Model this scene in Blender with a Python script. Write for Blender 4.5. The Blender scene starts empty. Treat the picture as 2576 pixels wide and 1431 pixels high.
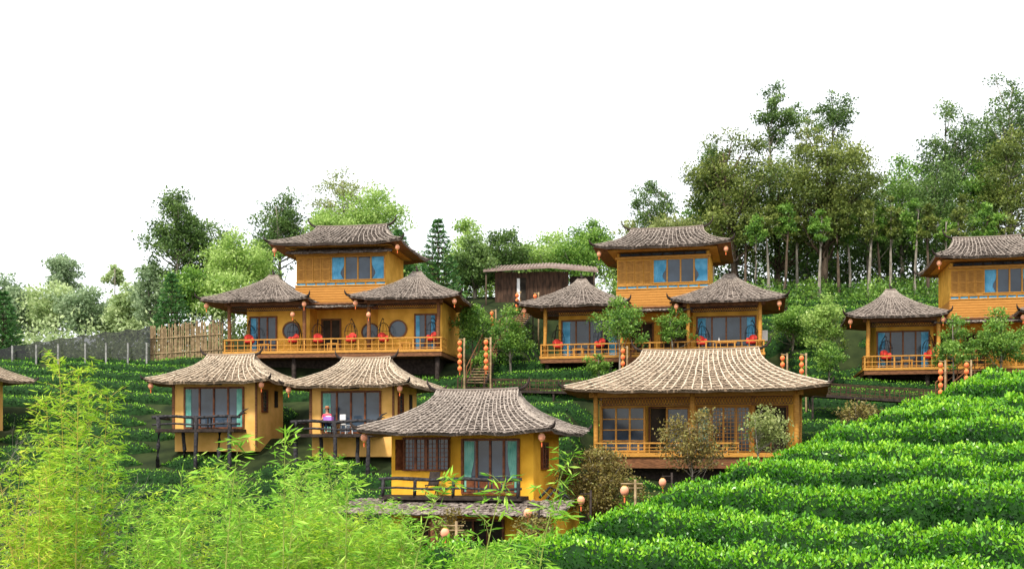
import bpy, math, random
import numpy as np
random.seed(7); R=np.random.default_rng(11)
C=bpy.context.scene.collection
F=2762.0; PI=math.pi
def Xp(px,D): return (px-1288)/F*D
def Zp(py,D): return (1130-py)/F*D
# ---------------------------------------------------------------- materials
def nmat(name):
    m=bpy.data.materials.new(name); m.use_nodes=True; nt=m.node_tree; nt.nodes.clear(); return m,nt
def mat(name,c1,c2,scale=3.0,rough=.8,bump=.3,stretch=(1,1,1),spec=.2,detail=6,attr=False,lo=.35,hi=.65):
    m,nt=nmat(name); N=nt.nodes; L=nt.links
    out=N.new('ShaderNodeOutputMaterial'); b=N.new('ShaderNodeBsdfPrincipled'); L.new(b.outputs[0],out.inputs[0])
    b.inputs['Roughness'].default_value=rough; b.inputs['Specular IOR Level'].default_value=spec
    tc=N.new('ShaderNodeTexCoord'); mp=N.new('ShaderNodeMapping'); mp.inputs['Scale'].default_value=stretch
    L.new(tc.outputs['Object'],mp.inputs[0])
    no=N.new('ShaderNodeTexNoise'); no.inputs['Scale'].default_value=scale; no.inputs['Detail'].default_value=detail
    L.new(mp.outputs[0],no.inputs['Vector'])
    r=N.new('ShaderNodeValToRGB'); r.color_ramp.elements[0].position=lo; r.color_ramp.elements[1].position=hi
    r.color_ramp.elements[0].color=(*c1,1); r.color_ramp.elements[1].color=(*c2,1)
    if attr:
        a=N.new('ShaderNodeAttribute'); a.attribute_name='v'
        mx=N.new('ShaderNodeMath'); mx.operation='MULTIPLY_ADD'; mx.inputs[1].default_value=.35; 
        L.new(no.outputs[0],mx.inputs[0]); 
        m2=N.new('ShaderNodeMath'); m2.operation='MULTIPLY'; m2.inputs[1].default_value=.75
        L.new(a.outputs['Fac'],m2.inputs[0]); L.new(m2.outputs[0],mx.inputs[2]); L.new(mx.outputs[0],r.inputs[0])
    else: L.new(no.outputs[0],r.inputs[0])
    L.new(r.outputs[0],b.inputs['Base Color'])
    if bump>0:
        bp=N.new('ShaderNodeBump'); bp.inputs['Strength'].default_value=bump; bp.inputs['Distance'].default_value=.03
        L.new(no.outputs[0],bp.inputs['Height']); L.new(bp.outputs[0],b.inputs['Normal'])
    return m
def leafmat(name,cols,trans=.3,rough=.45,spec=.35):
    m,nt=nmat(name); N=nt.nodes; L=nt.links
    out=N.new('ShaderNodeOutputMaterial'); b=N.new('ShaderNodeBsdfPrincipled'); t=N.new('ShaderNodeBsdfTranslucent'); mx=N.new('ShaderNodeMixShader')
    a=N.new('ShaderNodeAttribute'); a.attribute_name='v'; r=N.new('ShaderNodeValToRGB')
    e=r.color_ramp.elements; n=len(cols)
    e[0].position=0; e[0].color=(*cols[0],1); e[1].position=1; e[1].color=(*cols[-1],1)
    for i in range(1,n-1):
        q=e.new(i/(n-1)); q.color=(*cols[i],1)
    L.new(a.outputs['Fac'],r.inputs[0]); L.new(r.outputs[0],b.inputs['Base Color']); L.new(r.outputs[0],t.inputs['Color'])
    b.inputs['Roughness'].default_value=rough; b.inputs['Specular IOR Level'].default_value=spec
    mx.inputs[0].default_value=trans; L.new(b.outputs[0],mx.inputs[1]); L.new(t.outputs[0],mx.inputs[2]); L.new(mx.outputs[0],out.inputs[0])
    return m
M={}
M['roof_grey']=mat('bark_roof_grey',(.06,.042,.034),(.38,.315,.27),14,.9,.5,attr=True,lo=.10,hi=1.0)
M['roof_tan']=mat('bark_roof_tan',(.10,.06,.034),(.58,.455,.33),14,.9,.5,attr=True,lo=.10,hi=1.0)
M['rib_grey']=mat('bark_rib_grey',(.22,.18,.15),(.48,.41,.35),9,.9,.4)
M['rib_tan']=mat('bark_rib_tan',(.40,.32,.24),(.74,.62,.47),9,.9,.4)
M['ochre']=mat('ochre_plaster',(.62,.32,.045),(.82,.46,.08),1.6,.85,.15)
M['ochre_pale']=mat('pale_ochre_plaster',(.68,.37,.09),(.86,.49,.15),1.5,.85,.15)
M['ochre_deep']=mat('deep_ochre_plaster',(.72,.35,.025),(.90,.48,.045),1.4,.85,.15)
M['wood']=mat('honey_wood',(.38,.165,.028),(.60,.30,.06),4,.55,.2,(1,1,8))
M['clad']=mat('orange_cladding',(.40,.175,.035),(.57,.26,.055),3,.6,.25,(1,1,26))
M['brown']=mat('brown_wood',(.10,.042,.018),(.24,.10,.042),5,.6,.25,(1,1,6))
M['redwood']=mat('red_brown_wood',(.10,.03,.012),(.22,.075,.03),5,.5,.2)
M['walk']=mat('dark_walkway_wood',(.035,.018,.012),(.10,.05,.03),5,.7,.3)
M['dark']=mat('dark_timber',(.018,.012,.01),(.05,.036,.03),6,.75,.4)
M['log']=mat('charred_log',(.012,.011,.012),(.06,.055,.06),8,.8,.6)
M['glass']=mat('dark_window_glass',(.015,.022,.035),(.05,.075,.11),.7,.08,0,spec=.5)
M['inner']=mat('dim_interior',(.012,.01,.008),(.05,.04,.03),1.2,.9,0)
M['curtain']=mat('teal_curtain',(.06,.27,.46),(.16,.46,.70),2,.9,.1)
M['curtain2']=mat('green_curtain',(.10,.32,.26),(.25,.52,.42),2,.9,.1)
M['metal']=mat('black_metal',(.01,.008,.008),(.03,.025,.025),3,.5,0)
M['red']=mat('red_cushion',(.50,.03,.025),(.70,.07,.05),3,.8,.1)
M['lan_peach']=mat('peach_paper',(.74,.28,.15),(.88,.42,.26),2,.8,.1)
M['lan_red']=mat('orange_red_paper',(.80,.12,.04),(.92,.26,.09),2,.8,.1)
M['gold']=mat('gold_trim',(.6,.35,.05),(.75,.48,.1),4,.5,0)
M['bambooculm']=mat('dry_bamboo',(.18,.125,.065),(.38,.27,.15),5,.7,.3,(1,1,1))
M['concrete']=mat('grey_concrete',(.16,.16,.15),(.32,.32,.30),6,.9,.3)
M['rust']=mat('rusty_sheet',(.03,.018,.012),(.10,.055,.035),2,.8,.2,(3,3,.6))
M['rustroof']=mat('brown_sheet_roof',(.16,.11,.095),(.30,.22,.19),2,.7,.2)
M['white']=mat('white_plastic',(.7,.7,.7),(.8,.8,.8),2,.5,0)
M['purple']=mat('purple_plastic',(.28,.10,.45),(.42,.2,.6),2,.5,0)
M['skin']=mat('skin',(.55,.28,.18),(.62,.34,.23),4,.6,0)
M['pink']=mat('pink_cloth',(.6,.05,.10),(.75,.1,.16),4,.9,.1)
M['trouser']=mat('blue_cloth',(.03,.05,.12),(.06,.09,.2),4,.9,.1)
M['hair']=mat('dark_hair',(.01,.007,.005),(.04,.02,.015),8,.6,.2)
M['straw']=mat('straw_hat',(.35,.12,.06),(.55,.25,.12),10,.8,.3)
M['ground']=mat('earth_and_grass',(.010,.018,.005),(.032,.046,.013),.9,.95,.5,detail=10)
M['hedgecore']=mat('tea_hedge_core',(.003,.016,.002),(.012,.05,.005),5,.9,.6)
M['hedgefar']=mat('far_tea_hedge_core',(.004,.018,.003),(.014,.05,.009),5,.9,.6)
M['trunk']=mat('grey_bark',(.14,.12,.095),(.34,.30,.25),6,.9,.5,(1,1,.3))
M['trunkdk']=mat('brown_bark',(.05,.035,.025),(.14,.10,.07),6,.9,.5,(1,1,.3))
M['culm']=mat('green_bamboo_culm',(.16,.24,.04),(.34,.38,.09),6,.5,.1)
M['culmy']=mat('yellow_bamboo_culm',(.36,.28,.05),(.54,.44,.10),6,.5,.1)
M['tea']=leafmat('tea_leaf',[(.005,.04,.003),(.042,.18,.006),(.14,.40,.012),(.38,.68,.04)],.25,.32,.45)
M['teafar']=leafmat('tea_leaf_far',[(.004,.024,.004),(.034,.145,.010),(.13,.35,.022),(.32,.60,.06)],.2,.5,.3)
M['bam']=leafmat('bamboo_leaf',[(.08,.23,.018),(.21,.47,.035),(.41,.69,.07),(.64,.84,.18)],.4,.5,.2)
M['bamy']=leafmat('yellow_bamboo_leaf',[(.18,.37,.02),(.35,.57,.035),(.55,.72,.06),(.76,.76,.10)],.4,.5,.2)
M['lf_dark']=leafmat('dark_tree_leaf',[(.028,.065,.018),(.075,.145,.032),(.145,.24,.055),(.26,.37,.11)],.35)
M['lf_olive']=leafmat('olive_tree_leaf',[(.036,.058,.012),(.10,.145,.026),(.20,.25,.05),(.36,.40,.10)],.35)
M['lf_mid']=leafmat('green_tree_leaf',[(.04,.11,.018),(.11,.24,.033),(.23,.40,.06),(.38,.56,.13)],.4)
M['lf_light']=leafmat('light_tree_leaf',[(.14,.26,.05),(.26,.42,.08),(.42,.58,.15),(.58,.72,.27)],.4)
M['lf_haze']=leafmat('misty_tree_leaf',[(.22,.32,.12),(.36,.47,.19),(.50,.60,.28),(.66,.75,.42)],.4)  # distance haze painted into the leaf colour as a paler ramp
M['lf_hazed']=leafmat('misty_dark_leaf',[(.15,.24,.12),(.24,.34,.17),(.35,.45,.25),(.48,.58,.36)],.35)  # darker leaves, also with distance haze painted into their colour
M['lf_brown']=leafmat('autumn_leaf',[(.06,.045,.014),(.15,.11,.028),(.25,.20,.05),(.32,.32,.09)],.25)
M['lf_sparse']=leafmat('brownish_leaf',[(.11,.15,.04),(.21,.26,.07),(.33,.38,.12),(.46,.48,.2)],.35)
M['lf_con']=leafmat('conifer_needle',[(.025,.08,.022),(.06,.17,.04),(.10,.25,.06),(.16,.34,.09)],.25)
m,nt=nmat('black_shade_net'); o=nt.nodes.new('ShaderNodeOutputMaterial'); d=nt.nodes.new('ShaderNodeBsdfDiffuse'); d.inputs[0].default_value=(.045,.045,.048,1)
t=nt.nodes.new('ShaderNodeBsdfTransparent'); x=nt.nodes.new('ShaderNodeMixShader'); x.inputs[0].default_value=.84
nt.links.new(t.outputs[0],x.inputs[1]); nt.links.new(d.outputs[0],x.inputs[2]); nt.links.new(x.outputs[0],o.inputs[0]); M['net']=m
# ---------------------------------------------------------------- helpers
def tag(o,label,cat,group=None,kind=None):
    if label: o['label']=label
    if cat: o['category']=cat
    if group: o['group']=group
    if kind: o['kind']=kind
    return o
def thing(name,label,cat,loc=(0,0,0),rz=0,group=None):
    o=bpy.data.objects.new(name,None); C.objects.link(o); o.location=loc; o.rotation_euler=(0,0,rz); o.empty_display_size=.3
    return tag(o,label,cat,group)
class MB:
    def __init__(s,T=None): s.v=[];s.f=[];s.m=[];s.a=[];s.T=T
    def vert(s,p):
        if s.T: p=s.T(*p)
        s.v.append(tuple(p)); return len(s.v)-1
    def face(s,idx,m=0,a=.5): s.f.append(tuple(idx)); s.m.append(m); s.a.append(a)
    def poly(s,pts,m=0,a=.5): s.face([s.vert(p) for p in pts],m,a)
    def box(s,x0,x1,y0,y1,z0,z1,m=0):
        i=[s.vert(p) for p in ((x0,y0,z0),(x1,y0,z0),(x1,y1,z0),(x0,y1,z0),(x0,y0,z1),(x1,y0,z1),(x1,y1,z1),(x0,y1,z1))]
        for q in ((0,3,2,1),(4,5,6,7),(0,1,5,4),(1,2,6,5),(2,3,7,6),(3,0,4,7)): s.face([i[k] for k in q],m)
        return s
    def tube(s,pts,rad,n=6,m=0,a=.5,cap=True):
        pts=[np.array(p,float) for p in pts]; K=len(pts)
        if not hasattr(rad,'__len__'): rad=[rad]*K
        rings=[]
        for i,p in enumerate(pts):
            d=pts[min(i+1,K-1)]-pts[max(i-1,0)]; d=d/(np.linalg.norm(d)+1e-9)
            u=np.cross(d,(0,0,1.)); 
            if np.linalg.norm(u)<.05: u=np.cross(d,(1.,0,0))
            u/=np.linalg.norm(u); w=np.cross(d,u)
            rings.append([s.vert(p+rad[i]*(math.cos(2*PI*k/n)*u+math.sin(2*PI*k/n)*w)) for k in range(n)])
        for i in range(K-1):
            for k in range(n): s.face((rings[i][k],rings[i][(k+1)%n],rings[i+1][(k+1)%n],rings[i+1][k]),m,a)
        if cap: s.face(rings[0][::-1],m,a); s.face(rings[-1],m,a)
        return s
    def ell(s,c,r,m=0,nu=12,nv=8,a=.5,ribs=0):
        rings=[]
        for j in range(nv+1):
            t=PI*j/nv; q=math.sin(t)
            rr=q*(1+ribs*(1 if j%2 else -1)) if 0<j<nv else .001
            rings.append([s.vert((c[0]+r[0]*rr*math.cos(2*PI*k/nu),c[1]+r[1]*rr*math.sin(2*PI*k/nu),c[2]+r[2]*math.cos(t))) for k in range(nu)])
        for j in range(nv):
            for k in range(nu): s.face((rings[j][k],rings[j+1][k],rings[j+1][(k+1)%nu],rings[j][(k+1)%nu]),m,a)
        return s
    def build(s,name,mats,parent=None,smooth=False):
        me=bpy.data.meshes.new(name); me.from_pydata(s.v,[],s.f)
        if not isinstance(mats,(list,tuple)): mats=[mats]
        for q in mats: me.materials.append(q)
        me.polygons.foreach_set('material_index',s.m)
        if smooth: me.polygons.foreach_set('use_smooth',[True]*len(s.f))
        at=me.attributes.new('v','FLOAT','FACE'); at.data.foreach_set('value',s.a)
        me.update(); o=bpy.data.objects.new(name,me); C.objects.link(o)
        if parent: o.parent=parent
        return o
def npmesh(name,V,Q,mats,v=None,parent=None,smooth=False,mi=None):
    me=bpy.data.meshes.new(name); V=np.ascontiguousarray(V,dtype=np.float32); Q=np.ascontiguousarray(Q,dtype=np.int32)
    me.vertices.add(len(V)); me.vertices.foreach_set('co',V.ravel())
    me.loops.add(Q.size); me.loops.foreach_set('vertex_index',Q.ravel())
    me.polygons.add(len(Q)); me.polygons.foreach_set('loop_start',np.arange(0,Q.size,4,dtype=np.int32))
    if not isinstance(mats,(list,tuple)): mats=[mats]
    for q in mats: me.materials.append(q)
    if mi is not None: me.polygons.foreach_set('material_index',np.asarray(mi,dtype=np.int32))
    if smooth: me.polygons.foreach_set('use_smooth',np.ones(len(Q),dtype=bool))
    me.update(calc_edges=True)
    if v is not None:
        at=me.attributes.new('v','FLOAT','FACE'); at.data.foreach_set('value',np.clip(v,0,1).astype(np.float32))
    o=bpy.data.objects.new(name,me); C.objects.link(o)
    if parent: o.parent=parent
    return o
def unit(a): return a/(np.linalg.norm(a,axis=-1,keepdims=True)+1e-9)
def leaves(Cn,D,L,W):
    n=len(Cn); d=unit(D); w=unit(np.cross(d,R.normal(size=(n,3)))); L=np.reshape(L,(-1,1)); W=np.reshape(W,(-1,1))
    V=np.stack([Cn,Cn+d*L*.5+w*W*.5,Cn+d*L,Cn+d*L*.5-w*W*.5],1).reshape(-1,3)
    return V,np.arange(n*4).reshape(-1,4)
def dup(o,loc,rz=None,label=None,group=None,scale=None):
    r=o.copy(); C.objects.link(r); r.location=loc
    if rz is not None: r.rotation_euler=(0,0,rz)
    if label: r['label']=label
    if group: r['group']=group
    if scale: r.scale=(scale,)*3
    for c in list(o.children):
        k=c.copy(); C.objects.link(k); k.parent=r
        for g in list(c.children):
            h=g.copy(); C.objects.link(h); h.parent=k
    return r
# ---------------------------------------------------------------- house frames
def frame(pxL,pxR,D,deg):
    rz=math.radians(deg); kL=(pxL-1288)/F; kR=(pxR-1288)/F; X=kL*D
    W=(kR*D-X)/(math.cos(rz)-kR*math.sin(rz)); return dict(x=X,y=D,W=W,rz=rz)
HU=frame(560,1112,68,-8); HU['z']=Zp(884,68)
HM=frame(1357,1925,68,-13); HM['z']=Zp(896,68)
HR=frame(2172,2780,67,-13); HR['z']=Zp(925,67)
S1=frame(440,642,58,-9); S1['z']=Zp(1078,58)
S2=frame(785,987,57,-13); S2['z']=Zp(1090,57)
HF=frame(985,1342,45,-15); HF['z']=Zp(1240,45)
HL=frame(1490,2010,54,-15); HL['z']=Zp(1138,54)
S0=frame(-275,-100,57,-5); S0['z']=Zp(1066,57)
feet=[(HU,-.5,.5,1.2,8.8,-.5),(HM,-.5,.5,1.2,8.8,-.5),(HR,-.5,.5,1.2,8.8,-.5),(S1,-.3,.3,-.2,4.6,-.5),(S2,-.3,.3,-.2,4.6,-.5),(HF,-.3,.3,-2.2,5.5,-3.3),(HL,-.3,.6,.3,6.5,-1.1),(S0,-.3,.3,-.2,4.6,-.3)]
def sm(a,b,x): t=np.clip((x-a)/(b-a),0,1); return t*t*(3-2*t)
def footd(x,y,ft):
    h,a,b,c,d,dz=ft; dx=x-h['x']; dy=y-h['y']; cs,sn=math.cos(h['rz']),math.sin(h['rz'])
    lx=dx*cs+dy*sn; ly=-dx*sn+dy*cs
    ex=np.maximum(np.maximum(a-lx,lx-(h['W']+b)),0); ey=np.maximum(np.maximum(c-ly,ly-d),0)
    return np.hypot(ex,ey)
def ground(x,y):
    x=np.asarray(x,float); y=np.asarray(y,float)
    s=-.4+.45*(y-57)+.22*np.sin(x*.16+1)+.1*np.sin(x*.41+y*.1); s=np.maximum(s,-8+.1*np.sin(x*.3))
    cap=5.9+6.2*sm(-24,-12,x)+.5*sm(5,20,x)
    s=np.minimum(s,60)
    h=-np.log(np.exp(-1.5*s)+np.exp(-1.5*cap))/1.5
    h=h-.08*np.maximum(y-105,0); h=np.maximum(h,-9)
    for ft in feet:
        d=footd(x,y,ft); h=np.minimum(h,ft[0]['z']+ft[5]+1.5*np.maximum(d-.4,0))
    p=-4.84+.1216*x+.1575*y-.55*np.maximum(0,(y-x-17)/1.414)-.6*np.maximum(0,y-32)-.3*np.maximum(0,-x-3)+.42*np.exp(-((x+1.5)/1.9)**2)
    p=np.maximum(p,-12); p=np.where(x>45,p-.3*(x-45),p)
    return np.maximum(h,p)
def gz(x,y): return float(ground(x,y))
def free(x,y,mg=.35):
    ok=np.ones(np.shape(x),bool)
    for ft in feet: ok&=footd(x,y,ft)>mg
    return ok
xs=np.concatenate([np.linspace(-1500,-60,25)[:-1],np.linspace(-60,-30,31)[:-1],np.linspace(-30,35,190)[:-1],np.linspace(35,70,31)[:-1],np.linspace(70,1500,25)])
ys=np.concatenate([np.linspace(-40,4,12)[:-1],np.linspace(4,100,290)[:-1],np.linspace(100,200,40)[:-1],np.linspace(200,2500,30)])
gx,gy=np.meshgrid(xs,ys); V=np.stack([gx,gy,ground(gx,gy)],-1).reshape(-1,3)
nx=len(xs); i=np.arange((len(ys)-1)*(nx-1)); a=(i//(nx-1))*nx+i%(nx-1)
o=npmesh('ground',V,np.stack([a,a+1,a+1+nx,a+nx],1),M['ground'],smooth=True); o['kind']='structure'; o['label']='terraced earth hillside below the houses'; 
# ---------------------------------------------------------------- tea hedges
def hedge(name,P,w,h,leafn,ls,cm,lm,v0,seed,label,group,amp=1.,vk=.62,ve=3.5,vn=.15):
    P=np.array(P); n=len(P); t=np.gradient(P,axis=0); t=unit(t); nn=np.stack([-t[:,1],t[:,0]],1); K=9
    ii=np.arange(n); bump=1+amp*(.08*np.sin(ii*1.3+seed)+.07*np.sin(ii*2.9+seed*2)+.06*np.sin(ii*.53+seed*5)+.03*R.normal(size=n))
    ends=np.minimum(1,np.minimum(ii,ii[::-1])/2.+.05)
    ph=np.linspace(0,PI,K)
    off=np.cos(ph)[None,:]*w/2*(.7+.3*bump[:,None])*ends[:,None]
    X=P[:,0,None]+nn[:,0,None]*off; Y=P[:,1,None]+nn[:,1,None]*off
    up=(np.sin(ph)**.6)[None,:]*h*bump[:,None]*ends[:,None]*(1+.08*R.normal(size=(n,K)))*.90
    Z=ground(X,Y)-.03+up
    V=np.stack([X,Y,Z],-1).reshape(-1,3)
    i=np.arange((n-1)*(K-1)); a=(i//(K-1))*K+i%(K-1); Q=np.stack([a,a+1,a+1+K,a+K],1)
    seg=np.linalg.norm(np.diff(P,axis=0),axis=1).sum(); m=int(seg*leafn)
    u=R.random(m)*(n-1.001); iu=u.astype(int); fu=u-iu
    pc=P[iu]*(1-fu[:,None])+P[iu+1]*fu[:,None]; n2=nn[iu]; b=bump[iu]*(1-fu)+bump[iu+1]*fu; e=ends[iu]*(1-fu)+ends[iu+1]*fu
    f=R.random(m)*PI*.98+.03; rr=.92+.19*R.random(m)**2; of=np.cos(f)*w/2*rr*e*(.7+.3*b)
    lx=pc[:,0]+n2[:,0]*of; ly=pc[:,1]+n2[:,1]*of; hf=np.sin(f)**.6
    cl=np.sin(lx*3.1+ly*2.0+seed)*np.sin(lx*1.3-ly*3.7+seed*3); c2=np.sin(lx*9.1+ly*5.0+seed)*np.sin(lx*4.3-ly*8.7+seed*3)
    lz=ground(lx,ly)+hf*h*b*rr*e*(1+.05*c2*amp)
    N3=np.stack([n2[:,0]*np.cos(f),n2[:,1]*np.cos(f),np.sin(f)+.2],1)
    D=N3*.6+R.normal(size=(m,3))*.6+np.array([0,0,.25])
    sz=ls*(.6+.8*R.random(m))
    LV,LQ=leaves(np.stack([lx,ly,lz-.02],1),D,sz,sz*.5)
    vv=v0+vk*hf**ve+.08*cl+.08*c2*amp+vn*R.normal(size=m)  # height ramp: paler young shoots plus row shading painted into the leaf colour
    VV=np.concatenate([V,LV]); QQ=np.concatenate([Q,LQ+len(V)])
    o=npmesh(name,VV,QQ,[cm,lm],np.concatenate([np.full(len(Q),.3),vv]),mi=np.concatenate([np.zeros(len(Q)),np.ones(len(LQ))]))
    return tag(o,label,'tea hedge',group)
ordn=['first','second','third','fourth','fifth','sixth','seventh','eighth','ninth','tenth','eleventh','twelfth','thirteenth','fourteenth','fifteenth']
g=np.array([.611,.791]); tt=np.array([.791,-.611])
for k in range(12):
    s=10.0+1.96*k; ur=-.10*s+1.8; ul=(.18*s-17)/1.402-2.6
    u=np.arange(ul,ur,.28); wob=.30*np.sin(u*.5+k*2.3)+.12*np.sin(u*1.7+k)
    P=(s+wob)[:,None]*g+u[:,None]*tt
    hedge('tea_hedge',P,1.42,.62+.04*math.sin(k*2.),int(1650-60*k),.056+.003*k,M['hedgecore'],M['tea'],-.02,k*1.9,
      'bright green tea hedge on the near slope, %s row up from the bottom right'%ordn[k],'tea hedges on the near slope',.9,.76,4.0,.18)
k=0; y=43.0
while y<83.5:
    xa,xb=-.5*y-1.5,.5*y+1.5
    if y>73: xa=-19.0
    x=np.arange(xa,xb,.5); yy=y+.45*np.sin(x*.11+.5)+.07*np.sin(x*.5+k*.8)
    ok=free(x,yy)&(ground(x,yy)<12.3)&~((yy>77.5)&(x>-3)&(x<7))
    runs=[];cur=[]
    brk=R.random(len(x))<.012
    for q in range(len(x)):
        if ok[q] and not brk[q]: cur.append((x[q],yy[q]))
        else:
            if len(cur)>5: runs.append(cur)
            cur=[]
    if len(cur)>5: runs.append(cur)
    for r_ in runs:
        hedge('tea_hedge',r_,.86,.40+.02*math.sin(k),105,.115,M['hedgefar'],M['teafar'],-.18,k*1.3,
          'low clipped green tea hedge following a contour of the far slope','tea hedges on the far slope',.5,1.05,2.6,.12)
    y+=1.58; k+=1
# ---------------------------------------------------------------- roofs
def roof(P,cx,cy,ze,ax,ay,rx,h,rm,ribm,lift=.3,px=2.0,py=1.35,ribs=16,dens=110,hl=.8,name='roof',ridgehorn=True,rr=1.0):
    def S(side,a,t):
        q=max(0.,1-t); wx=rx+(ax-rx)*q**px; wy=.04+(ay-.04)*q**py
        z=ze+h*t+lift*q**3*abs(a)**5
        if side in(0,2): z+=.03*h*abs(a)**3*t**6; X=a*wx; Y=-wy if side==0 else wy
        else: X=wx if side==1 else -wx; Y=a*wy; z+=.03*h*t**6
        sag=.02*math.sin(X*3.1+Y*2.3)
        return np.array((cx+X,cy+Y,z+sag*(1-t)))
    b=MB(); NT=9
    for side in range(4):
        NA=20 if side in(0,2) else 12
        idx=[[b.vert(S(side,-1+2*i/NA,j/NT)) for i in range(NA+1)] for j in range(NT+1)]
        for j in range(NT):
            for i in range(NA): b.face((idx[j][i],idx[j][i+1],idx[j+1][i+1],idx[j+1][i]),0,.35)
        low=[b.vert(S(side,-1+2*i/NA,0)+np.array((0,0,-.13-.03*random.random()))) for i in range(NA+1)]
        for i in range(NA): b.face((low[i],low[i+1],idx[0][i+1],idx[0][i]),0,.2)
        area=(2*ax+2*rx)*.5*math.hypot(ay,h)*1.05 if side in(0,2) else ay*math.hypot(ax-rx,h)*1.05
        if side==2: continue
        n=int(area*dens)
        for _ in range(n):
            a=random.uniform(-1,1); t=random.random()
            if side in(0,2):
                wx=rx+(ax-rx)*(1-t)**px
                if random.random()>wx/ax: continue
            elif random.random()>(1-t)**py: continue
            if random.random()<.06: t=0
            t=round(t*16)/16+random.uniform(-.008,.008) if t>0 else t
            t=min(1,max(0,t))
            p=S(side,a,t); e=S(side,a,min(1,t+.03)) if t<.97 else S(side,a,t)+(S(side,a,1)-S(side,a,.95)); e2=S(side,max(-1,a-.02),t)
            up=e-p; up/=np.linalg.norm(up)+1e-9; sd=p-e2; sd/=np.linalg.norm(sd)+1e-9; nr=np.cross(sd,up)
            if nr[2]<0: nr=-nr
            L=random.uniform(.10,.22); W=random.uniform(.06,.13); an=random.gauss(0,.22)
            u=up*math.cos(an)+sd*math.sin(an); w=-up*math.sin(an)+sd*math.cos(an)
            base=p+nr*random.uniform(.005,.03); tip=base-u*L+nr*random.uniform(0.01,.05)
            v=min(1,max(0,random.gauss(.55,.25)))
            b.poly((base-w*W*.5,base+w*W*.5,tip+w*W*.45,tip-w*W*.45),0,v)
    for side in (0,2):
        for i in range(ribs+1):
            a=-1+2*i/ribs
            b.tube([S(side,max(-1,min(1,a+random.gauss(0,.003))),t/8)+np.array((0,0,.035)) for t in range(9)],[rr*random.uniform(.020,.032) for _ in range(9)],5,1)
    for side in (1,3):
        m=max(4,int(ribs*ay/ax*.7))
        for i in range(1,m):
            a=-1+2*i/m
            b.tube([S(side,a,t/6)+np.array((0,0,.03)) for t in range(6)],[rr*random.uniform(.016,.028) for _ in range(6)],5,1)
    b.tube([(cx+rx*q,cy,ze+h+.03*h*abs(q)**3+.05) for q in np.linspace(-1,1,9)],.08,6,0,a=.35)
    o=b.build(name,[rm,ribm],P)
    s=MB(); n=12
    ring=[]; inn=[]
    for side,dr in((0,1),(1,1),(2,-1),(3,-1)):
        for i in range(n):
            a=(-1+2*i/n)*dr; p=S(side,a,0); ring.append(s.vert(p+np.array((0,0,-.14))))
            q=np.array((cx+(p[0]-cx)*.55,cy+(p[1]-cy)*.55,ze+.1)); inn.append(s.vert(q))
    m=len(ring)
    for i in range(m): s.face((ring[i],ring[(i+1)%m],inn[(i+1)%m],inn[i]))
    s.face(inn)
    s.build('soffit',M['brown'],o)
    def horn(p,d,L):
        hb=MB(); p=np.array(p); d=np.array(d,float); d/=np.linalg.norm(d); z=np.array((0,0,1.))
        hb.tube([p-d*L*.35,p+d*L*.15+z*.02,p+d*L*.5+z*L*.16,p+d*L*.72+z*L*.42,p+d*L*.8+z*L*.8],[.06,.08,.07,.05,.012],6,0)
        hb.build('horn',M['dark'],o,True)
    for sx in(-1,1):
        if ridgehorn: horn((cx+sx*rx,cy,ze+h*1.03),(sx,0,.1),hl)
        for sy in(-1,1): horn((cx+sx*ax,cy+sy*ay,ze+lift-.03),(sx*ax/ay,sy,.1),hl*.5)
    if not ridgehorn:
        hb=MB(); hb.tube([(cx,cy,ze+h-.1),(cx+.02,cy,ze+h+.2),(cx-.08,cy,ze+h+.5)],[.13,.09,.015],6); hb.build('finial',M['dark'],o,True)
    return o
def awning(P,x0,x1,y0,z0,y1,z1,rm,dens=70,name='awning'):
    b=MB(); n=16; a=[];c=[];d=[]
    for i in range(n+1):
        x=x0+(x1-x0)*i/n; j=.03*math.sin(i*1.7)
        a.append(b.vert((x,y0,z0+j)));c.append(b.vert((x,y1,z1)));d.append(b.vert((x,y0,z0-.1+j)))
    e0=b.vert((x0,y1,z1-.1)); e1=b.vert((x1,y1,z1-.1))
    for i in range(n): b.face((a[i],a[i+1],c[i+1],c[i]),0,.3); b.face((d[i],d[i+1],a[i+1],a[i]),0,.15)
    b.face((d[0],d[n],e1,e0),0,.1)
    S=math.hypot(y1-y0,z1-z0)
    for _ in range(int((x1-x0)*(S+.3)*dens)):
        t=max(0,random.uniform(-.25,1)); x=random.uniform(x0,x1); y=y0+(y1-y0)*t; z=z0+(z1-z0)*t+random.uniform(.01,.06)
        L=random.uniform(.1,.25)/S; W=random.uniform(.03,.07); k=random.uniform(-.06,.06)
        b.poly(((x-W,y,z),(x+W,y,z),(x+W+k,y-(y1-y0)*L,z-(z1-z0)*L*(1 if t>0 else 2)),(x-W+k,y-(y1-y0)*L,z-(z1-z0)*L*(1 if t>0 else 2))),0,min(1,max(0,random.gauss(.55,.28))))
    return b.build(name,rm,P)
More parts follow.
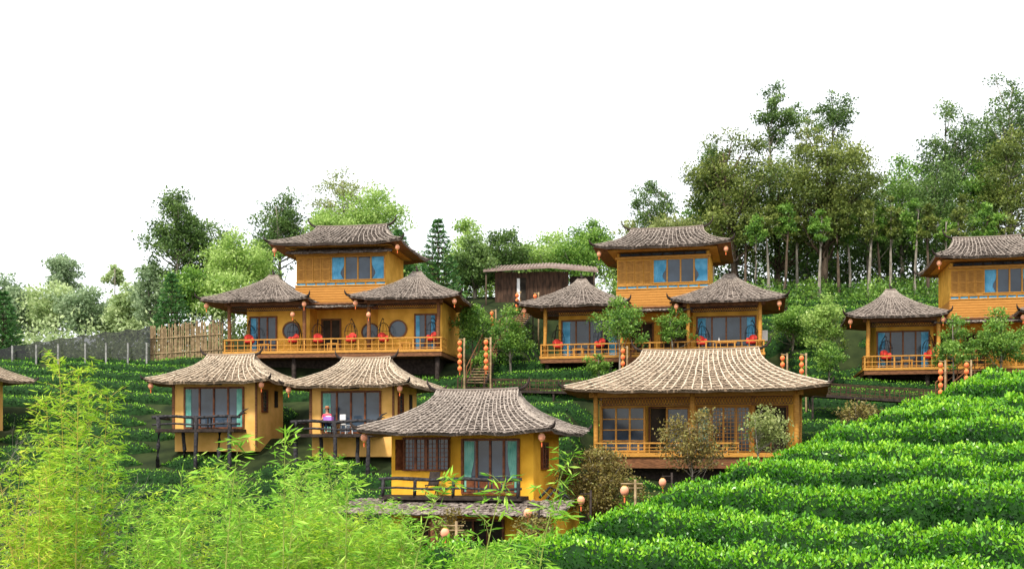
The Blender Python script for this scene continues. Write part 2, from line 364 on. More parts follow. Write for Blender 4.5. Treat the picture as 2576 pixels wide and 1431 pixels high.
# ---------------------------------------------------------------- openings
def opening(P,x0,x1,z0,z1,y,n,fm,name='window',rows=1,cur=None,T=None,fw=.09,split=None,glass='glass',latt=0):
    b=MB(T); fd=.10
    b.box(x0-fw,x0,y-fd,y+.02,z0-fw*.3,z1+fw); b.box(x1,x1+fw,y-fd,y+.02,z0-fw*.3,z1+fw)
    b.box(x0,x1,y-fd,y+.02,z1,z1+fw); b.box(x0,x1,y-fd,y+.02,z0-fw*.3,z0+fw*.5)
    for i in range(1,n):
        x=x0+(x1-x0)*i/n; b.box(x-.045,x+.045,y-fd+.012,y+.015,z0+fw*.5,z1)
    for j in range(1,rows):
        z=z0+(z1-z0)*j/rows; b.box(x0,x1,y-fd+.025,y+.01,z-.025,z+.025)
    if latt:
        k=int((x1-x0)/latt)
        for i in range(1,k): x=x0+(x1-x0)*i/k; b.box(x-.012,x+.012,y-.05,y-.03,z0+fw*.5,z1)
        k=int((z1-z0)/latt)
        for j in range(1,k): z=z0+(z1-z0)*j/k; b.box(x0,x1,y-.055,y-.032,z-.012,z+.012)
    o=b.build(name,fm,P)
    for i in range(n):
        xa=x0+(x1-x0)*i/n; xb=x0+(x1-x0)*(i+1)/n
        MB(T).box(xa+.02,xb-.02,y-.03,y-.008,z0+.03,z1-.01).build('pane',M[glass],o)
    for (ca,cb,cm,kind) in (cur or []):
        c=MB(T); xa=x0+(x1-x0)*ca; xb=x0+(x1-x0)*cb; K=14; J=8; G=[]
        for j in range(J+1):
            tz=j/J; z=z1-.03-(z1-z0-.1)*tz
            g_=1-.32*math.exp(-((tz-.72)/.22)**2) if kind else 1
            row=[]
            for i in range(K+1):
                f=i/K
                x=xa+(xb-xa)*f*g_ if kind in(0,1) else xb-(xb-xa)*(1-f)*g_
                row.append(c.vert((x,y-.05+.014*math.sin(f*22),z)))
            G.append(row)
        for j in range(J):
            for i in range(K): c.face((G[j][i],G[j][i+1],G[j+1][i+1],G[j+1][i]))
        c.build('curtain',M[cm],o,True)
    return o
def roundwin(P,cx,cz,y,r):
    b=MB(); n=24
    for i in range(n):
        a0=2*PI*i/n;a1=2*PI*(i+1)/n
        pts=[]
        for (rr,yy) in((r,y-.09),(r+.09,y-.09),(r+.09,y+.01),(r,y+.01)):
            pts.append([(cx+rr*math.cos(a),yy,cz+rr*math.sin(a)) for a in(a0,a1)])
        for q in range(4): b.poly((pts[q][0],pts[q][1],pts[(q+1)%4][1],pts[(q+1)%4][0]))
    o=b.build('round_window',M['brown'],P)
    MB().tube([(cx,y-.04,cz),(cx,y-.006,cz)],r+.01,24).build('pane',M['glass'],o)
def railing(P,x0,x1,y,z,h,fm,T=None,step=.45,name='railing'):
    b=MB(T); b.box(x0,x1,y-.05,y+.05,z+h-.07,z+h); b.box(x0,x1,y-.03,y+.03,z+h*.45,z+h*.45+.04); b.box(x0,x1,y-.03,y+.03,z+.08,z+.12)
    n=max(2,int((x1-x0)/step))
    for i in range(n+1):
        x=x0+.04+(x1-x0-.08)*i/n; w=.045 if i%4==0 else .018; b.box(x-w,x+w,y-.02,y+.02,z+.002,z+h-.071)
    return b.build(name,fm,P)
def lattice(P,x0,x1,y,z0,z1,fm,T=None):
    b=MB(T); b.box(x0,x1,y-.03,y+.03,z1-.04,z1); b.box(x0,x1,y-.03,y+.03,z0,z0+.04)
    k=int((x1-x0)/.14)
    for i in range(k):
        x=x0+(x1-x0)*i/k; w=(x1-x0)/k
        b.poly(((x,y,z0+.03),(x+.03,y,z0+.03),(x+w+.03,y,z1-.03),(x+w,y,z1-.03))); b.poly(((x+w,y+.01,z0+.03),(x+w+.03,y+.01,z0+.03),(x+.03,y+.01,z1-.03),(x,y+.01,z1-.03)))
    return b.build('lattice_frieze',fm,P)
def box(P,name,m,*a): return MB().box(*a).build(name,M[m],P)
def post(P,x,y,z0,z1,r,m,name='post',j=.03):
    n=5; return MB().tube([(x+random.gauss(0,j)*.5*(0<i<n-1),y,z0+(z1-z0)*i/(n-1)) for i in range(n)],[r*random.uniform(.92,1.08) for _ in range(n)],8).build(name,M[m],P,True)
def RT(X): return lambda u,v,z:(X-v,u,z)
# ---------------------------------------------------------------- upper houses
def upper(h,label,var,sh=0):
    P=thing('hillside_house',label,'house',(h['x'],h['y'],h['z']),h['rz']); W=h['W']; s=(W-(1.7 if var==2 else 0))/13.5; q2=1.7 if var==2 else 0
    box(P,'deck','wood',0,W,0,8,-.16,0); box(P,'deck_beam','brown',.05,W-.05,.05,7.9,-.42,-.162)
    for x in(.4,4.3*s,8.9*s,W-.4):
        post(P,x,.5,-3.4,-.42,.15,'dark','support_post')
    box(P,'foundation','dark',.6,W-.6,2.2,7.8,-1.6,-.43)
    railing(P,.05,W-.05,.1,0,.74,M['wood'],step=.42)
    for X in(.07,W-.07): railing(P,.2,1.6,0,0,.74,M['wood'],T=RT(X),step=.5)
    for x in(.3,5.0*s,9.0*s+q2,W-.3): post(P,x,.35,0,3.0,.12,'wood' if var else 'brown')
    for (a,b_) in((.3,5.0*s),(9.0*s+q2,W-.3)):
        box(P,'beam','brown',a-.3,b_+.3,.27,.43,2.82,3.06)
        lattice(P,a+.15,b_-.15,.35,2.5,2.81,M['dark'])
    zw=3.08
    box(P,'wall','ochre',.9,4.9*s,1.7,7.5,0.003,zw); box(P,'wall','ochre',9.2*s+q2,W-.35,1.7,7.5,.003,zw)
    box(P,'wall','ochre',4.9*s+.002,9.2*s+q2-.002,3.1,7.5,.003,zw)
    box(P,'ceiling','brown',.3,W-.3,.45,1.69,2.86,2.96); box(P,'ceiling','brown',4.95*s,9.15*s+q2,1.71,3.09,2.86,2.96)
    br=M['brown']; wd=M['wood']
    if var==0:
        opening(P,1.15*s,2.75*s,.03,2.25,1.7,3,M['redwood'],'door',cur=[(0,.22,'curtain',0)])
        roundwin(P,3.75*s,1.4,1.7,.5)
        opening(P,5.3*s,6.4*s,.03,2.2,3.1,2,br,'door',glass='inner'); roundwin(P,8.35*s,1.4,3.1,.5)
        roundwin(P,10.45*s,1.4,1.7,.5)
        opening(P,11.55*s,12.75*s,.03,2.25,1.7,2,M['redwood'],'door',cur=[(0,.2,'curtain',0),(.8,1,'curtain',0)])
    else:
        for a in(1.15*s,9.5*s+q2): opening(P,a,a+3.4*s,.03,2.3,1.7,4,br,'door',cur=[(0,.14,'curtain',0),(.86,1,'curtain',0)])
        opening(P,5.3*s,6.6*s,.03,2.2,3.1,2,br,'door',glass='inner'); opening(P,7.2*s,8.7*s,.03,2.2,3.1,2,br,'door',glass='inner')
    awning(P,4.7*s,9.3*s+q2,.35,2.72,2.0,3.12,M['roof_grey'])
    u0,u1=3.75*s+sh,9.45*s+sh
    box(P,'cladding','clad',u0-.02,u1+.02,2.5,7.4,2.95,4.28)
    b=MB()
    for i in range(8): z=3.0+i*.158; b.box(u0-.045,u1+.045,2.465,2.499,z,z+.13)
    for i in range(8): z=3.0+i*.158; b.box(u1+.021,u1+.05,2.5,7.4,z,z+.13)
    b.build('cladding_board',M['clad'],P)
    box(P,'upper_wall','ochre',u0,u1,2.62,7.3,4.282,6.6)
    box(P,'sill','wood',u0-.06,u1+.06,2.42,2.619,4.282,4.36)
    b=MB(); k=9
    for i in range(k): x=u0+(u1-u0)*i/k; b.box(x+.06,x+(u1-u0)/k-.06,2.585,2.619,4.38,4.50)
    b.build('blue_panel',M['curtain'],P)
    box(P,'rail_board','wood',u0,u1,2.5,2.618,4.52,4.58)
    xl=u0+.06; 
    for i in range(4):
        x0=xl+i*.54*s; x1=x0+.50*s; q=MB(); q.box(x0,x0+.05,2.54,2.61,4.6,6.15); q.box(x1-.05,x1,2.54,2.61,4.6,6.15); q.box(x0+.05,x1-.05,2.54,2.61,6.07,6.15); q.box(x0+.05,x1-.05,2.54,2.61,4.6,4.68); q.box(x0+.05,x1-.05,2.545,2.605,5.33,5.40)
        ww=(x1-x0-.10)/5
        for j in range(5): xx=x0+.05+j*ww; q.box(xx+.012,xx+ww-.012,2.565,2.6,4.68,5.33); q.box(xx+.012,xx+ww-.012,2.565,2.6,5.40,6.07)
        o=q.build('shutter',wd,P); MB().box(x0+.051,x1-.051,2.603,2.617,4.69,6.06).build('shutter_backing',M['brown'],o)
    opening(P,u0+2.3*s,u1-.1,4.66,6.12,2.62,4,wd,'window',cur=[(0,.235,'curtain',1),(.765,1,'curtain',2)],fw=.08)
    box(P,'fascia','wood',u0-.1,u1+.1,2.45,2.615,6.22,6.36); 
    opening(P,u0+.2,u1-.2,6.40,6.56,2.62,8,M['dark'],'clerestory_window',fw=.03)
    box(P,'upper_soffit','wood',u0-.5,u1+.5,1.9,7.6,6.66,6.74)
    if var==0: awning(P,u0-.35,u1+.6,1.75,6.33,2.5,6.6,M['roof_grey'],50,'lower_eave')
    roof(P,6.65*s+sh,4.9,6.74,4.15*s,3.9,2.3*s,1.75,M['roof_grey'],M['rib_grey'],lift=.20,px=1.9,py=1.15,ribs=22)
    roof(P,2.15*s,2.9,3.08,3.35*s,3.5,.3,1.95,M['roof_grey'],M['rib_grey'],lift=.16,px=1.3,py=1.25,ribs=18,ridgehorn=False,rr=.7)
    roof(P,11.35*s+q2,2.9,3.08,3.3*s,3.5,.3,1.95,M['roof_grey'],M['rib_grey'],lift=.16,px=1.3,py=1.25,ribs=18,ridgehorn=False,rr=.7)
    return P
upper(HU,'large ochre two-storey house with bark roofs and round windows, above the two small cottages',0)
upper(HM,'large ochre two-storey house with bark roofs and teal curtains, behind the long single-storey lodge',1,.7)
upper(HR,'large two-storey bark-roofed house cut off by the right edge',2,2.1)
# ---------------------------------------------------------------- small cottages
def cottage(h,label,cur,full=True):
    P=thing('cottage',label,'cottage',(h['x'],h['y'],h['z']),h['rz']); W=h['W']
    box(P,'wall','ochre_pale',0,W,0,4.0,-1.2 if full else -.6,2.62)
    if full:
        opening(P,.62,W-.68,.03,2.1,0,4,M['redwood'],'door',cur=cur)
        b=MB(); b.box(W/2-.4,W/2+.4,-.08,-.01,2.28,2.46); b.build('plaque',M['dark'],P)
        opening(P,.9,1.5,.9,2.0,0,1,M['redwood'],'side_window',T=RT(W),latt=.2)
        b=MB(RT(W)); b.box(2.7,3.1,-.06,-.004,1.2,2.1); b.build('side_plaque',M['dark'],P)
        box(P,'left_post','brown',-.14,-.002,-.05,.1,-.2,2.6); box(P,'corner_post','brown',W+.002,W+.09,-.04,.08,-1.0,2.6)
        box(P,'porch_floor','dark',-.3,W-.5,-1.6,-.002,-.2,-.04)
        for x in(-.2,W*.42,W-.75): post(P,x,-1.5,-2.4,.62,.11,'log','log_post',.06)
        for x in(W*.2,W*.65): post(P,x,-.9,-2.0,-.2,.10,'log','log_post',.06)
        b=MB()
        for z,r in((.58,.085),(.2,.06)):
            b.tube([(x,-1.5+.02*math.sin(x*3),z+.04*math.sin(x*2.2+z)) for x in np.linspace(-.5,W-.2,9)],[r*random.uniform(.8,1.1) for _ in range(9)],7)
        for sgn in(0,1):
            b.tube([(W-.3,-1.5,.58),(W-.05,-1.45,.78+.1*sgn),(W+.12+.1*sgn,-1.4,.75+.25*sgn)],[.06,.05,.015],5)
        b.build('log_railing',M['log'],P,True)
        b=MB(); b.tube([(-.3,-1.5,.5),(-.3,-.7,.52),(-.3,0,.5)],.07,6); b.build('log_rail_side',M['log'],P,True)
    roof(P,W/2+.05,2.0,2.42,W/2+1.15,3.15,1.35,1.55,M['roof_tan'],M['rib_tan'],lift=.16,px=1.8,py=1.2,ribs=17,hl=.55)
    return P
cottage(S1,'small pale ochre cottage on log stilts, left of the cottage where a person sits',[(0,.1,'curtain2',0),(.9,1,'curtain2',0)])
cottage(S2,'small pale ochre cottage on log stilts with a person on its porch',[(0,.14,'curtain2',0)])
cottage(S0,'ochre cottage mostly cut off by the left edge, above the bamboo',None,False)
# ---------------------------------------------------------------- front house
def front():
    h=HF; W=h['W']; P=thing('front_house','deep yellow two-storey house with grey bark roof and long awning, lowest and nearest','house',(h['x'],h['y'],h['z']),h['rz'])
    box(P,'wall','ochre_deep',0,W,0,4.6,-.6,2.75)
    opening(P,.6,2.45,.95,2.2,0,4,M['redwood'],'window',latt=.16)
    for (x,sg) in((.52,-1),(2.53,1)):
        q=MB(); q.poly(((x,-.1,.95),(x+sg*.12,-.62,.95),(x+sg*.12,-.62,2.2),(x,-.1,2.2))); q.poly(((x+.02,-.1,.95),(x+.02+sg*.12,-.62,.95),(x+.02+sg*.12,-.62,2.2),(x+.02,-.1,2.2)))
        q.build('shutter',M['redwood'],P)
    opening(P,3.1,5.35,.03,2.15,0,4,M['redwood'],'door',cur=[(.02,.2,'curtain2',1),(.82,.98,'curtain2',2)])
    b=MB()
    for x in(3.4,3.95,4.5,5.05): b.box(x-.17,x+.17,-.075,-.055,.1,.6)
    b.build('door_panel',M['redwood'],P)
    opening(P,1.3,2.2,1.0,2.0,0,2,M['redwood'],'side_window',T=RT(W),latt=.2)
    box(P,'balcony_floor','dark',-.1,W-.2,-1.15,-.002,-.2,-.05)
    b=MB()
    for z,r in((.62,.075),(.25,.05)): b.tube([(x,-1.1,z+.03*math.sin(x*2.3)) for x in np.linspace(-.1,W-.2,9)],[r*random.uniform(.85,1.1) for _ in range(9)],7)
    for x in(.05,1.4,3.0,W-.35): b.tube([(x,-1.1,-.1),(x+.03,-1.1,.68)],.07,6)
    b.build('log_railing',M['log'],P,True)
    awning(P,-1.4,W+1.7,-2.6,-.62,-.3,-.22,M['roof_grey'],110)
    box(P,'lower_wall','ochre_deep',.1,W+.9,-.3,4.6,-3.6,-.62)
    opening(P,.7,2.3,-2.3,-1.05,-.3,3,M['redwood'],'window',glass='inner',latt=.2); opening(P,3.0,4.8,-2.9,-1.05,-.3,3,M['redwood'],'door',glass='inner')
    for x in(-.9,2.6,W+1.1): post(P,x,-2.3,-3.6,-.66,.12,'brown')
    b=MB()
    for i in range(4): b.tube([(W+.3+i*.25,-.2+i*.2,-.1-i*.05),(W+.6+i*.2,.3,.3-i*.1),(W+.8+i*.22,.6,.15-i*.15)],[.06,.05,.02],5)
    b.build('log_bracket',M['log'],P,True)
    roof(P,W/2+.05,2.1,2.48,W/2+1.0,3.5,1.78,1.75,M['roof_grey'],M['rib_grey'],lift=.20,px=1.9,py=1.2,ribs=26,dens=160,hl=.6,rr=1.1)
front()
# ---------------------------------------------------------------- lodge
def lodge():
    h=HL; W=h['W']; P=thing('lodge','long single-storey lodge with large tan bark roof and open wooden front','lodge',(h['x'],h['y'],h['z']),h['rz'])
    box(P,'deck','wood',0,W,0,6,-.2,0); box(P,'deck_beam','brown',.05,W-.05,.1,5.9,-.75,-.202)
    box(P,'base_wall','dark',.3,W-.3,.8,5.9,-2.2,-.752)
    railing(P,.1,W*.72,.08,0,.5,M['wood'],step=.5)
    for x in(.12,W*.495,W-.12): post(P,x,.3,0,2.95,.13,'wood')
    post(P,W*.78,.9,0,2.8,.09,'wood'); post(P,W+.0,4.2,0,2.95,.13,'wood')
    box(P,'beam','wood',-.2,W+.2,.22,.38,2.72,2.98)
    lattice(P,.3,W*.49,.3,2.3,2.7,M['brown']); lattice(P,W*.505,W-.3,.3,2.3,2.7,M['brown'])
    box(P,'wall','ochre',.2,W-.25,1.5,5.8,.003,2.9)
    opening(P,.35,W*.245,.05,2.2,.9,3,M['wood'],'window_bay',rows=4,cur=None,glass='glass'); box(P,'bay_side','ochre',.2,.34,.85,1.49,.003,2.6)
    opening(P,W*.27,W*.47,.05,2.2,1.5,2,M['brown'],'doorway',glass='inner')
    opening(P,W*.36,W*.46,.05,2.15,1.4,1,M['wood'],'open_door',cur=None)
    opening(P,W*.51,W*.76,.05,2.2,1.5,4,M['wood'],'lattice_door',latt=.17,cur=[(0,.2,'curtain2',0)])
    opening(P,W*.79,W*.94,.05,2.2,1.5,2,M['brown'],'door',glass='inner')
    opening(P,2.2,3.4,.6,2.0,0,2,M['brown'],'side_window',T=RT(W-.25))
    roof(P,W/2+.05,3.0,2.98,W/2+1.25,4.1,W*.5-2.0,2.15,M['roof_tan'],M['rib_tan'],lift=.22,px=1.9,py=1.15,ribs=26,dens=150,hl=.75,rr=1.3)
lodge()
# ---------------------------------------------------------------- shed
def shed():
    x0,x1=Xp(1245,82),Xp(1430,82); z0=gz((x0+x1)/2,82); z1=Zp(684,82)
    P=thing('shed','dark weathered sheet metal shed with a striped sloping roof, on the ridge','shed',(x0,82,z0),-.05); W=x1-x0; H=z1-z0
    b=MB(); n=36
    for i in range(n):
        x=W*i/n
        if .28<i/n<.42: continue
        b.box(x,x+W/n*.9,0,.06,-.5,H*1.0); 
    b.box(0,W,.07,3.8,-.5,H*.97); b.build('wall',M['rust'],P)
    box(P,'doorway','inner',W*.29,W*.42,.02,.065,0,H*.8)
    box(P,'curtain','white',W*.30,W*.34,-.02,.015,.1,H*.78)
    b=MB(); n=34
    f=lambda u:.05*(u+1)-.02 if u<W*.75 else .05*(W*.75+1)-.02-.10*(u-W*.75)
    for i in range(n):
        xa=-.8+(W+3.0)*i/n; xb=xa+(W+3.0)/n; xm=(xa+xb)/2
        for q,(u,v,dz) in enumerate(((xa,xm,.05),(xm,xb,0))):
            b.poly(((u,-1.0,H*.98+dz+f(u)),(v,-1.0,H*.98+dz+f(v)),(v,4.2,H*.98+1.15+dz+f(v)),(u,4.2,H*.98+1.15+dz+f(u))))
        b.poly(((xa,-1.01,H*.98+f(xa)-.1),(xb,-1.01,H*.98+f(xb)-.1),(xb,-1.01,H*.98+f(xb)+.05),(xa,-1.01,H*.98+f(xa)+.05)))
    b.build('roof',M['rustroof'],P)
    box(P,'lean_to_wall','dark',W+.1,W+1.9,.6,3.5,-.5,H*.88)
    for x in(-.6,W+1.9): post(P,x,-.8,-.5,H*.9,.06,'trunkdk')
shed()
# ---------------------------------------------------------------- fences
def fences():
    xa,xb=Xp(378,71.5),Xp(560,71.5); P=thing('bamboo_fence','tall upright bamboo pole fence left of the upper house','fence',(xa,71.5,gz(xa,71.5)))
    n=64; b=MB()
    for i in range(n):
        x=(xb-xa)*i/n+random.gauss(0,.02); g_=gz(xa+x,71.5)-gz(xa,71.5); b.tube([(x,random.gauss(0,.02),g_-.3),(x+random.gauss(0,.05),random.gauss(0,.03),g_+random.uniform(2.2,2.6)-.0)],.045,5)
    b.build('bamboo_pole',M['bambooculm'],P); 
    b=MB(); [b.tube([(0,-.07,z),(xb-xa,-.07,z+.3)],.035,5) for z in(.7,1.7)]; b.build('rail',M['bambooculm'],P)
    D=71; xa,xb=Xp(-20,D),Xp(378,D); P=thing('net_fence','black shade net fence on concrete posts along the left ridge','fence',(xa,D,gz(xa,D)))
    xsn=[ -20,35,95,150,218,270,325,372]; 
    for px in xsn:
        x=Xp(px,D)-xa; g_=gz(xa+x,D)-gz(xa,D)
        b=MB(); hh=1.1+.4*(px+20)/400; b.box(x-.05,x+.05,-.27,-.17,g_-.4,g_+hh); b.build('post',M['concrete'],P)
    b=MB(); n=60; low=[];top=[]
    for i in range(n+1):
        f=i/n; x=(xb-xa)*f; g_=gz(xa+x,D)-gz(xa,D); ph=(f*7)%1; tz=1.0+1.6*f-.14*math.sin(ph*PI)
        low.append(b.vert((x,.1+.03*math.sin(i*.6),g_-.1))); top.append(b.vert((x,.03*math.cos(i*.7),g_+tz)))
    for i in range(n): b.face((low[i],low[i+1],top[i+1],top[i]))
    b.build('net',M['net'],P,True)
fences()
# ---------------------------------------------------------------- stairs and walkways
def stairs(p0,p1,w,label):
    p0=np.array(p0);p1=np.array(p1); P=thing('wooden_stairs',label,'stairs',tuple(p0),math.atan2(p1[1]-p0[1],p1[0]-p0[0])-PI/2)
    L=math.hypot(*(p1-p0)[:2]); H=p1[2]-p0[2]; n=max(5,int(H/.19))
    for i in range(n+1):
        y=L*i/n; z=H*i/n; MB().box(-w/2,w/2,y-.02,y+L/n+.04,z-.05,z).build('tread',M['bambooculm'],P)
    for s in(-1,1):
        x=s*w/2; b=MB(); b.tube([(x,0,-.1),(x,L,H-.1)],.07,4); b.build('stringer',M['dark'],P)
        b=MB(); b.tube([(x,0,.9),(x,L,H+.9)],.035,6)
        for i in range(5): b.tube([(x,L*i/4,H*i/4-.1),(x,L*i/4,H*i/4+.92)],.03,5)
        b.tube([(x,0,.45),(x,L,H+.45)],.02,5)
        b.build('handrail',M['brown'],P)
    for i in(0,2,4):
        y=L*i/4; b=MB(); 
        for x in(-w/2,w/2): b.tube([(x,y,H*i/4-.1),(x,y,H*i/4-2.0)],.05,5)
        b.build('support_post',M['dark'],P)
def walkway(p0,p1,label,w=1.4,h=.75):
    p0=np.array(p0);p1=np.array(p1); L=math.hypot(*(p1-p0)[:2]); P=thing('walkway',label,'walkway',tuple(p0),math.atan2(p1[1]-p0[1],p1[0]-p0[0])); dz=p1[2]-p0[2]
    k=dz/L; T=lambda x,y,z:(x,y,z+k*x)
    MB(T).box(0,L,0,w,-.14,0).build('deck',M['dark'],P)
    for y in(.03,w-.03):
        b=MB(T); n=int(L/.5)
        b.box(0,L,y-.03,y+.03,h-.05,h); b.box(0,L,y-.02,y+.02,.1,.14); b.box(0,L,y-.02,y+.02,h*.55,h*.55+.03)
        for i in range(n+1): x=.03+(L-.06)*i/n; b.box(x-.016-.02*(i%4==0),x+.016+.02*(i%4==0),y-.015,y+.015,.001,h-.051)
        b.build('railing',M['walk'],P)
    n=int(L/2.4)
    for i in range(n+1):
        x=.1+(L-.2)*i/n; b=MB(T); [b.box(x-.05,x+.05,y-.05,y+.05,-1.9,-.141) for y in(.1,w-.1)]; b.build('support_post',M['dark'],P)
stairs((Xp(1196,64.5),64.8,Zp(960,64.5)),(Xp(1236,69),69.5,Zp(872,69)),1.1,'grey wooden stairs rising from the dark walkway between two lantern poles')
stairs((Xp(1262,71.5),71.5,Zp(858,71.5)),(Xp(1322,78),78,Zp(785,78)),1.1,'wooden stairs climbing the slope below the shed')
stairs((Xp(1600,64.5),64.5,Zp(958,64.5)),(Xp(1618,68),68.3,Zp(886,68)),1.0,'wooden steps leading up to the house behind the lodge')
stairs((Xp(2385,61),61.5,Zp(1000,61)),(Xp(2480,66),66,Zp(915,66)),1.0,'wooden steps beside the lantern poles at the right edge')
walkway((Xp(1150,64),64,Zp(978,64)),(Xp(1640,62.5),62.5,Zp(988,62.5)),'dark timber walkway between the left stairs and the lodge roof',h=.65)
walkway((Xp(2040,61),61,Zp(990,61)),(Xp(2390,60),60,Zp(1012,60)),'dark timber walkway right of the lodge',h=.65)
# ---------------------------------------------------------------- lanterns
def mk_lantern(m):
    P=thing('lantern','','lantern')
    MB().ell((0,0,-.26),(.2,.2,.235),0,14,12,ribs=.025).build('shade',M[m],P,True)
    b=MB(); b.tube([(0,0,-.02),(0,0,-.06)],.095,10); b.tube([(0,0,-.46),(0,0,-.51)],.09,10); b.build('rim',M['gold'],P)
    b=MB(); b.tube([(0,0,-.5),(0,0,-.62),(0,0,-.8)],[.012,.04,.03],6); b.build('tassel',M['lan_red'],P)
    b=MB(); b.tube([(0,0,-.02),(0,0,.28)],.008,4); b.build('cord',M['dark'],P)
    return P
LP=mk_lantern('lan_peach'); LR=mk_lantern('lan_red'); used={}
def lantern(label,xyz,red=False,group=None,sc=.70):
    src=LR if red else LP
    if src.name not in used: used[src.name]=1; src.location=xyz; o=src; o.scale=(sc,)*3
    else: o=dup(src,xyz,scale=sc)
    o['label']=label; o['group']=group
    return o
def off(h,x,y): c,s=math.cos(h['rz']),math.sin(h['rz']); return (h['x']+x*c-y*s,h['y']+x*s+y*c)
def hl(h,x,y,z,label):
    X,Y=off(h,x,y); lantern(label,(X,Y,h['z']+z),group='lanterns under house eaves')
for h,nm,sh,q2 in((HU,'round window house',0,0),(HM,'house behind the lodge',.7,0),(HR,'right edge house',2.1,1.7)):
    s=(h['W']-q2)/13.5
    hl(h,-.9*s,-.3,2.98,'peach paper lantern under the far left eave corner of the '+nm)
    hl(h,5.2*s,-.3,2.98,'peach lantern at the left end of the middle awning, '+nm)
    hl(h,8.35*s+q2,-.3,2.98,'peach lantern at the right end of the middle awning, '+nm)
    if h is not HR: hl(h,14.3*s,-.3,2.98,'peach paper lantern under the far right eave corner of the '+nm)
    hl(h,2.8*s+sh,1.3,6.6,'peach lantern at the left corner of the top roof, '+nm)
    if h is not HR: hl(h,10.5*s+sh,1.3,6.6,'peach lantern at the right corner of the top roof, '+nm)
hl(HU,4.5,.0,2.4,'small peach lantern on the left middle post, round window house')
hl(HU,9.3,.0,2.3,'small peach lantern on the right middle post, round window house')
for h,nm in((S1,'left stilt cottage'),(S2,'stilt cottage with a person')):
    hl(h,-.9,-.9,2.4,'peach lantern under the left eave corner of the '+nm); hl(h,h['W']+.7,-.9,2.4,'peach lantern under the right eave corner of the '+nm)
hl(HF,-.75,-1.1,2.45,'peach lantern under the left eave corner of the front yellow house'); hl(HF,HF['W']+.6,-1.1,2.45,'peach lantern under the right eave corner of the front yellow house')
def pole(px,D,pytop,n,where,sd=-1):
    x=Xp(px,D); z0=gz(x,D); zt=Zp(pytop,D); P=thing('lantern_pole','bamboo lantern pole '+where,'pole',(x,D,z0),0,'lantern poles')
    post(P,0,0,-.3,zt-z0,.055,'bambooculm','pole'); b=MB(); b.tube([(0,0,zt-z0-.1),(sd*.35,0,zt-z0-.05)],.03,5); b.build('arm',M['bambooculm'],P)
    for i in range(n): lantern('%s orange lantern from the top on the pole %s'%(ordn[i],where),(x+sd*.26,D,zt-.12-i*.37),True,'strings of orange lanterns on poles',.66)
pole(1168,63.2,850,5,'at the left foot of the stairs')
pole(1234,63.2,848,5,'at the right foot of the stairs')
pole(1247,74,778,4,'left of the upper stairs')
pole(1310,79,733,4,'in front of the shed')
pole(1355,78,735,3,'right of the shed doorway')
pole(1578,64,870,5,'left of the lodge roof')
pole(1980,62.5,888,5,'just right of the lodge ridge')
pole(2028,62,888,5,'second right of the lodge ridge')
pole(2378,60,905,6,'at the end of the right walkway')
pole(2443,61,905,5,'nearest the right edge')
def tpost(px,py,D,where,sd=-1,bar=True):
    x=Xp(px,D); zt=Zp(py,D); z0=min(gz(x,D),zt-1.5); P=thing('lantern_post','wooden T post '+where if bar else 'thin lantern post '+where,'post',(x,D,z0),0,'lantern posts')
    post(P,0,0,-.3,zt-z0,.045,'bambooculm' if bar else 'dark','post')
    b=MB(); b.tube([(-.5 if bar else -.4,0,zt-z0-.15),(.25 if bar else .05,0,zt-z0-.15)],.028,6)
    if bar: b.tube([(-.25,0,zt-z0-.3),(.25,0,zt-z0-.3)],.022,6)
    b.build('crossbar',M['bambooculm' if bar else 'dark'],P)
    lantern('peach lantern hanging from the '+('T post ' if bar else 'thin post ')+where,(x+sd*.37,D,zt-.2),sc=.75,group='single lanterns on posts')
tpost(1598,1205,38,'above the near tea slope')
tpost(1148,1310,36,'in front of the yellow house lower storey')
tpost(1355,1262,38,'at the right end of the long awning',bar=False)
tpost(1690,1188,44,'among the brown shrubs',bar=False)
tpost(1486,1232,42,'right of the front yellow house',bar=False)
# ---------------------------------------------------------------- furniture
def egg():
    P=thing('hanging_chair','','hanging chair')
    b=MB(); b.tube([(.45*math.cos(a),.45*math.sin(a),.03) for a in np.linspace(0,2*PI,17)],.025,5,cap=False)
    b.tube([(0,.45,.03),(0,.62,.6),(0,.62,1.2),(0,.4,1.75),(0,.1,2.0),(0,-.05,1.9)],.03,6); b.tube([(0,-.05,1.9),(0,-.02,1.72)],.012,5); b.build('stand',M['metal'],P,True)
    b=MB()
    for a in np.linspace(-.2*PI,1.2*PI,8): b.tube([(.42*math.sin(t)*math.cos(a),.36*math.sin(t)*math.sin(a),1.08+.64*math.cos(t)) for t in np.linspace(.05,PI*.98,10)],.013,4)
    for t in(1.3,2.1,2.6): b.tube([(.42*math.sin(t)*math.cos(a),.36*math.sin(t)*math.sin(a),1.08+.64*math.cos(t)) for a in np.linspace(-.2*PI,1.2*PI,12)],.012,4)
    b.build('basket',M['metal'],P)
    b=MB(); b.ell((0,-.02,.66),(.34,.31,.12)); b.ell((0,.2,.90),(.30,.09,.25)); b.ell((-.2,-.05,.83),(.08,.2,.12)); b.ell((.2,-.05,.83),(.08,.2,.12)); b.build('cushion',M['red'],P,True)
    return P
EG=egg(); first=[True]
def eggat(h,x,y,rz,label):
    X,Y=off(h,x,y); loc=(X,Y,h['z']+.004)
    if first[0]: first[0]=False; o=EG; o.location=loc; o.rotation_euler=(0,0,h['rz']+rz)
    else: o=dup(EG,loc,h['rz']+rz)
    o['label']=label; o['group']='hanging chairs with red cushions'
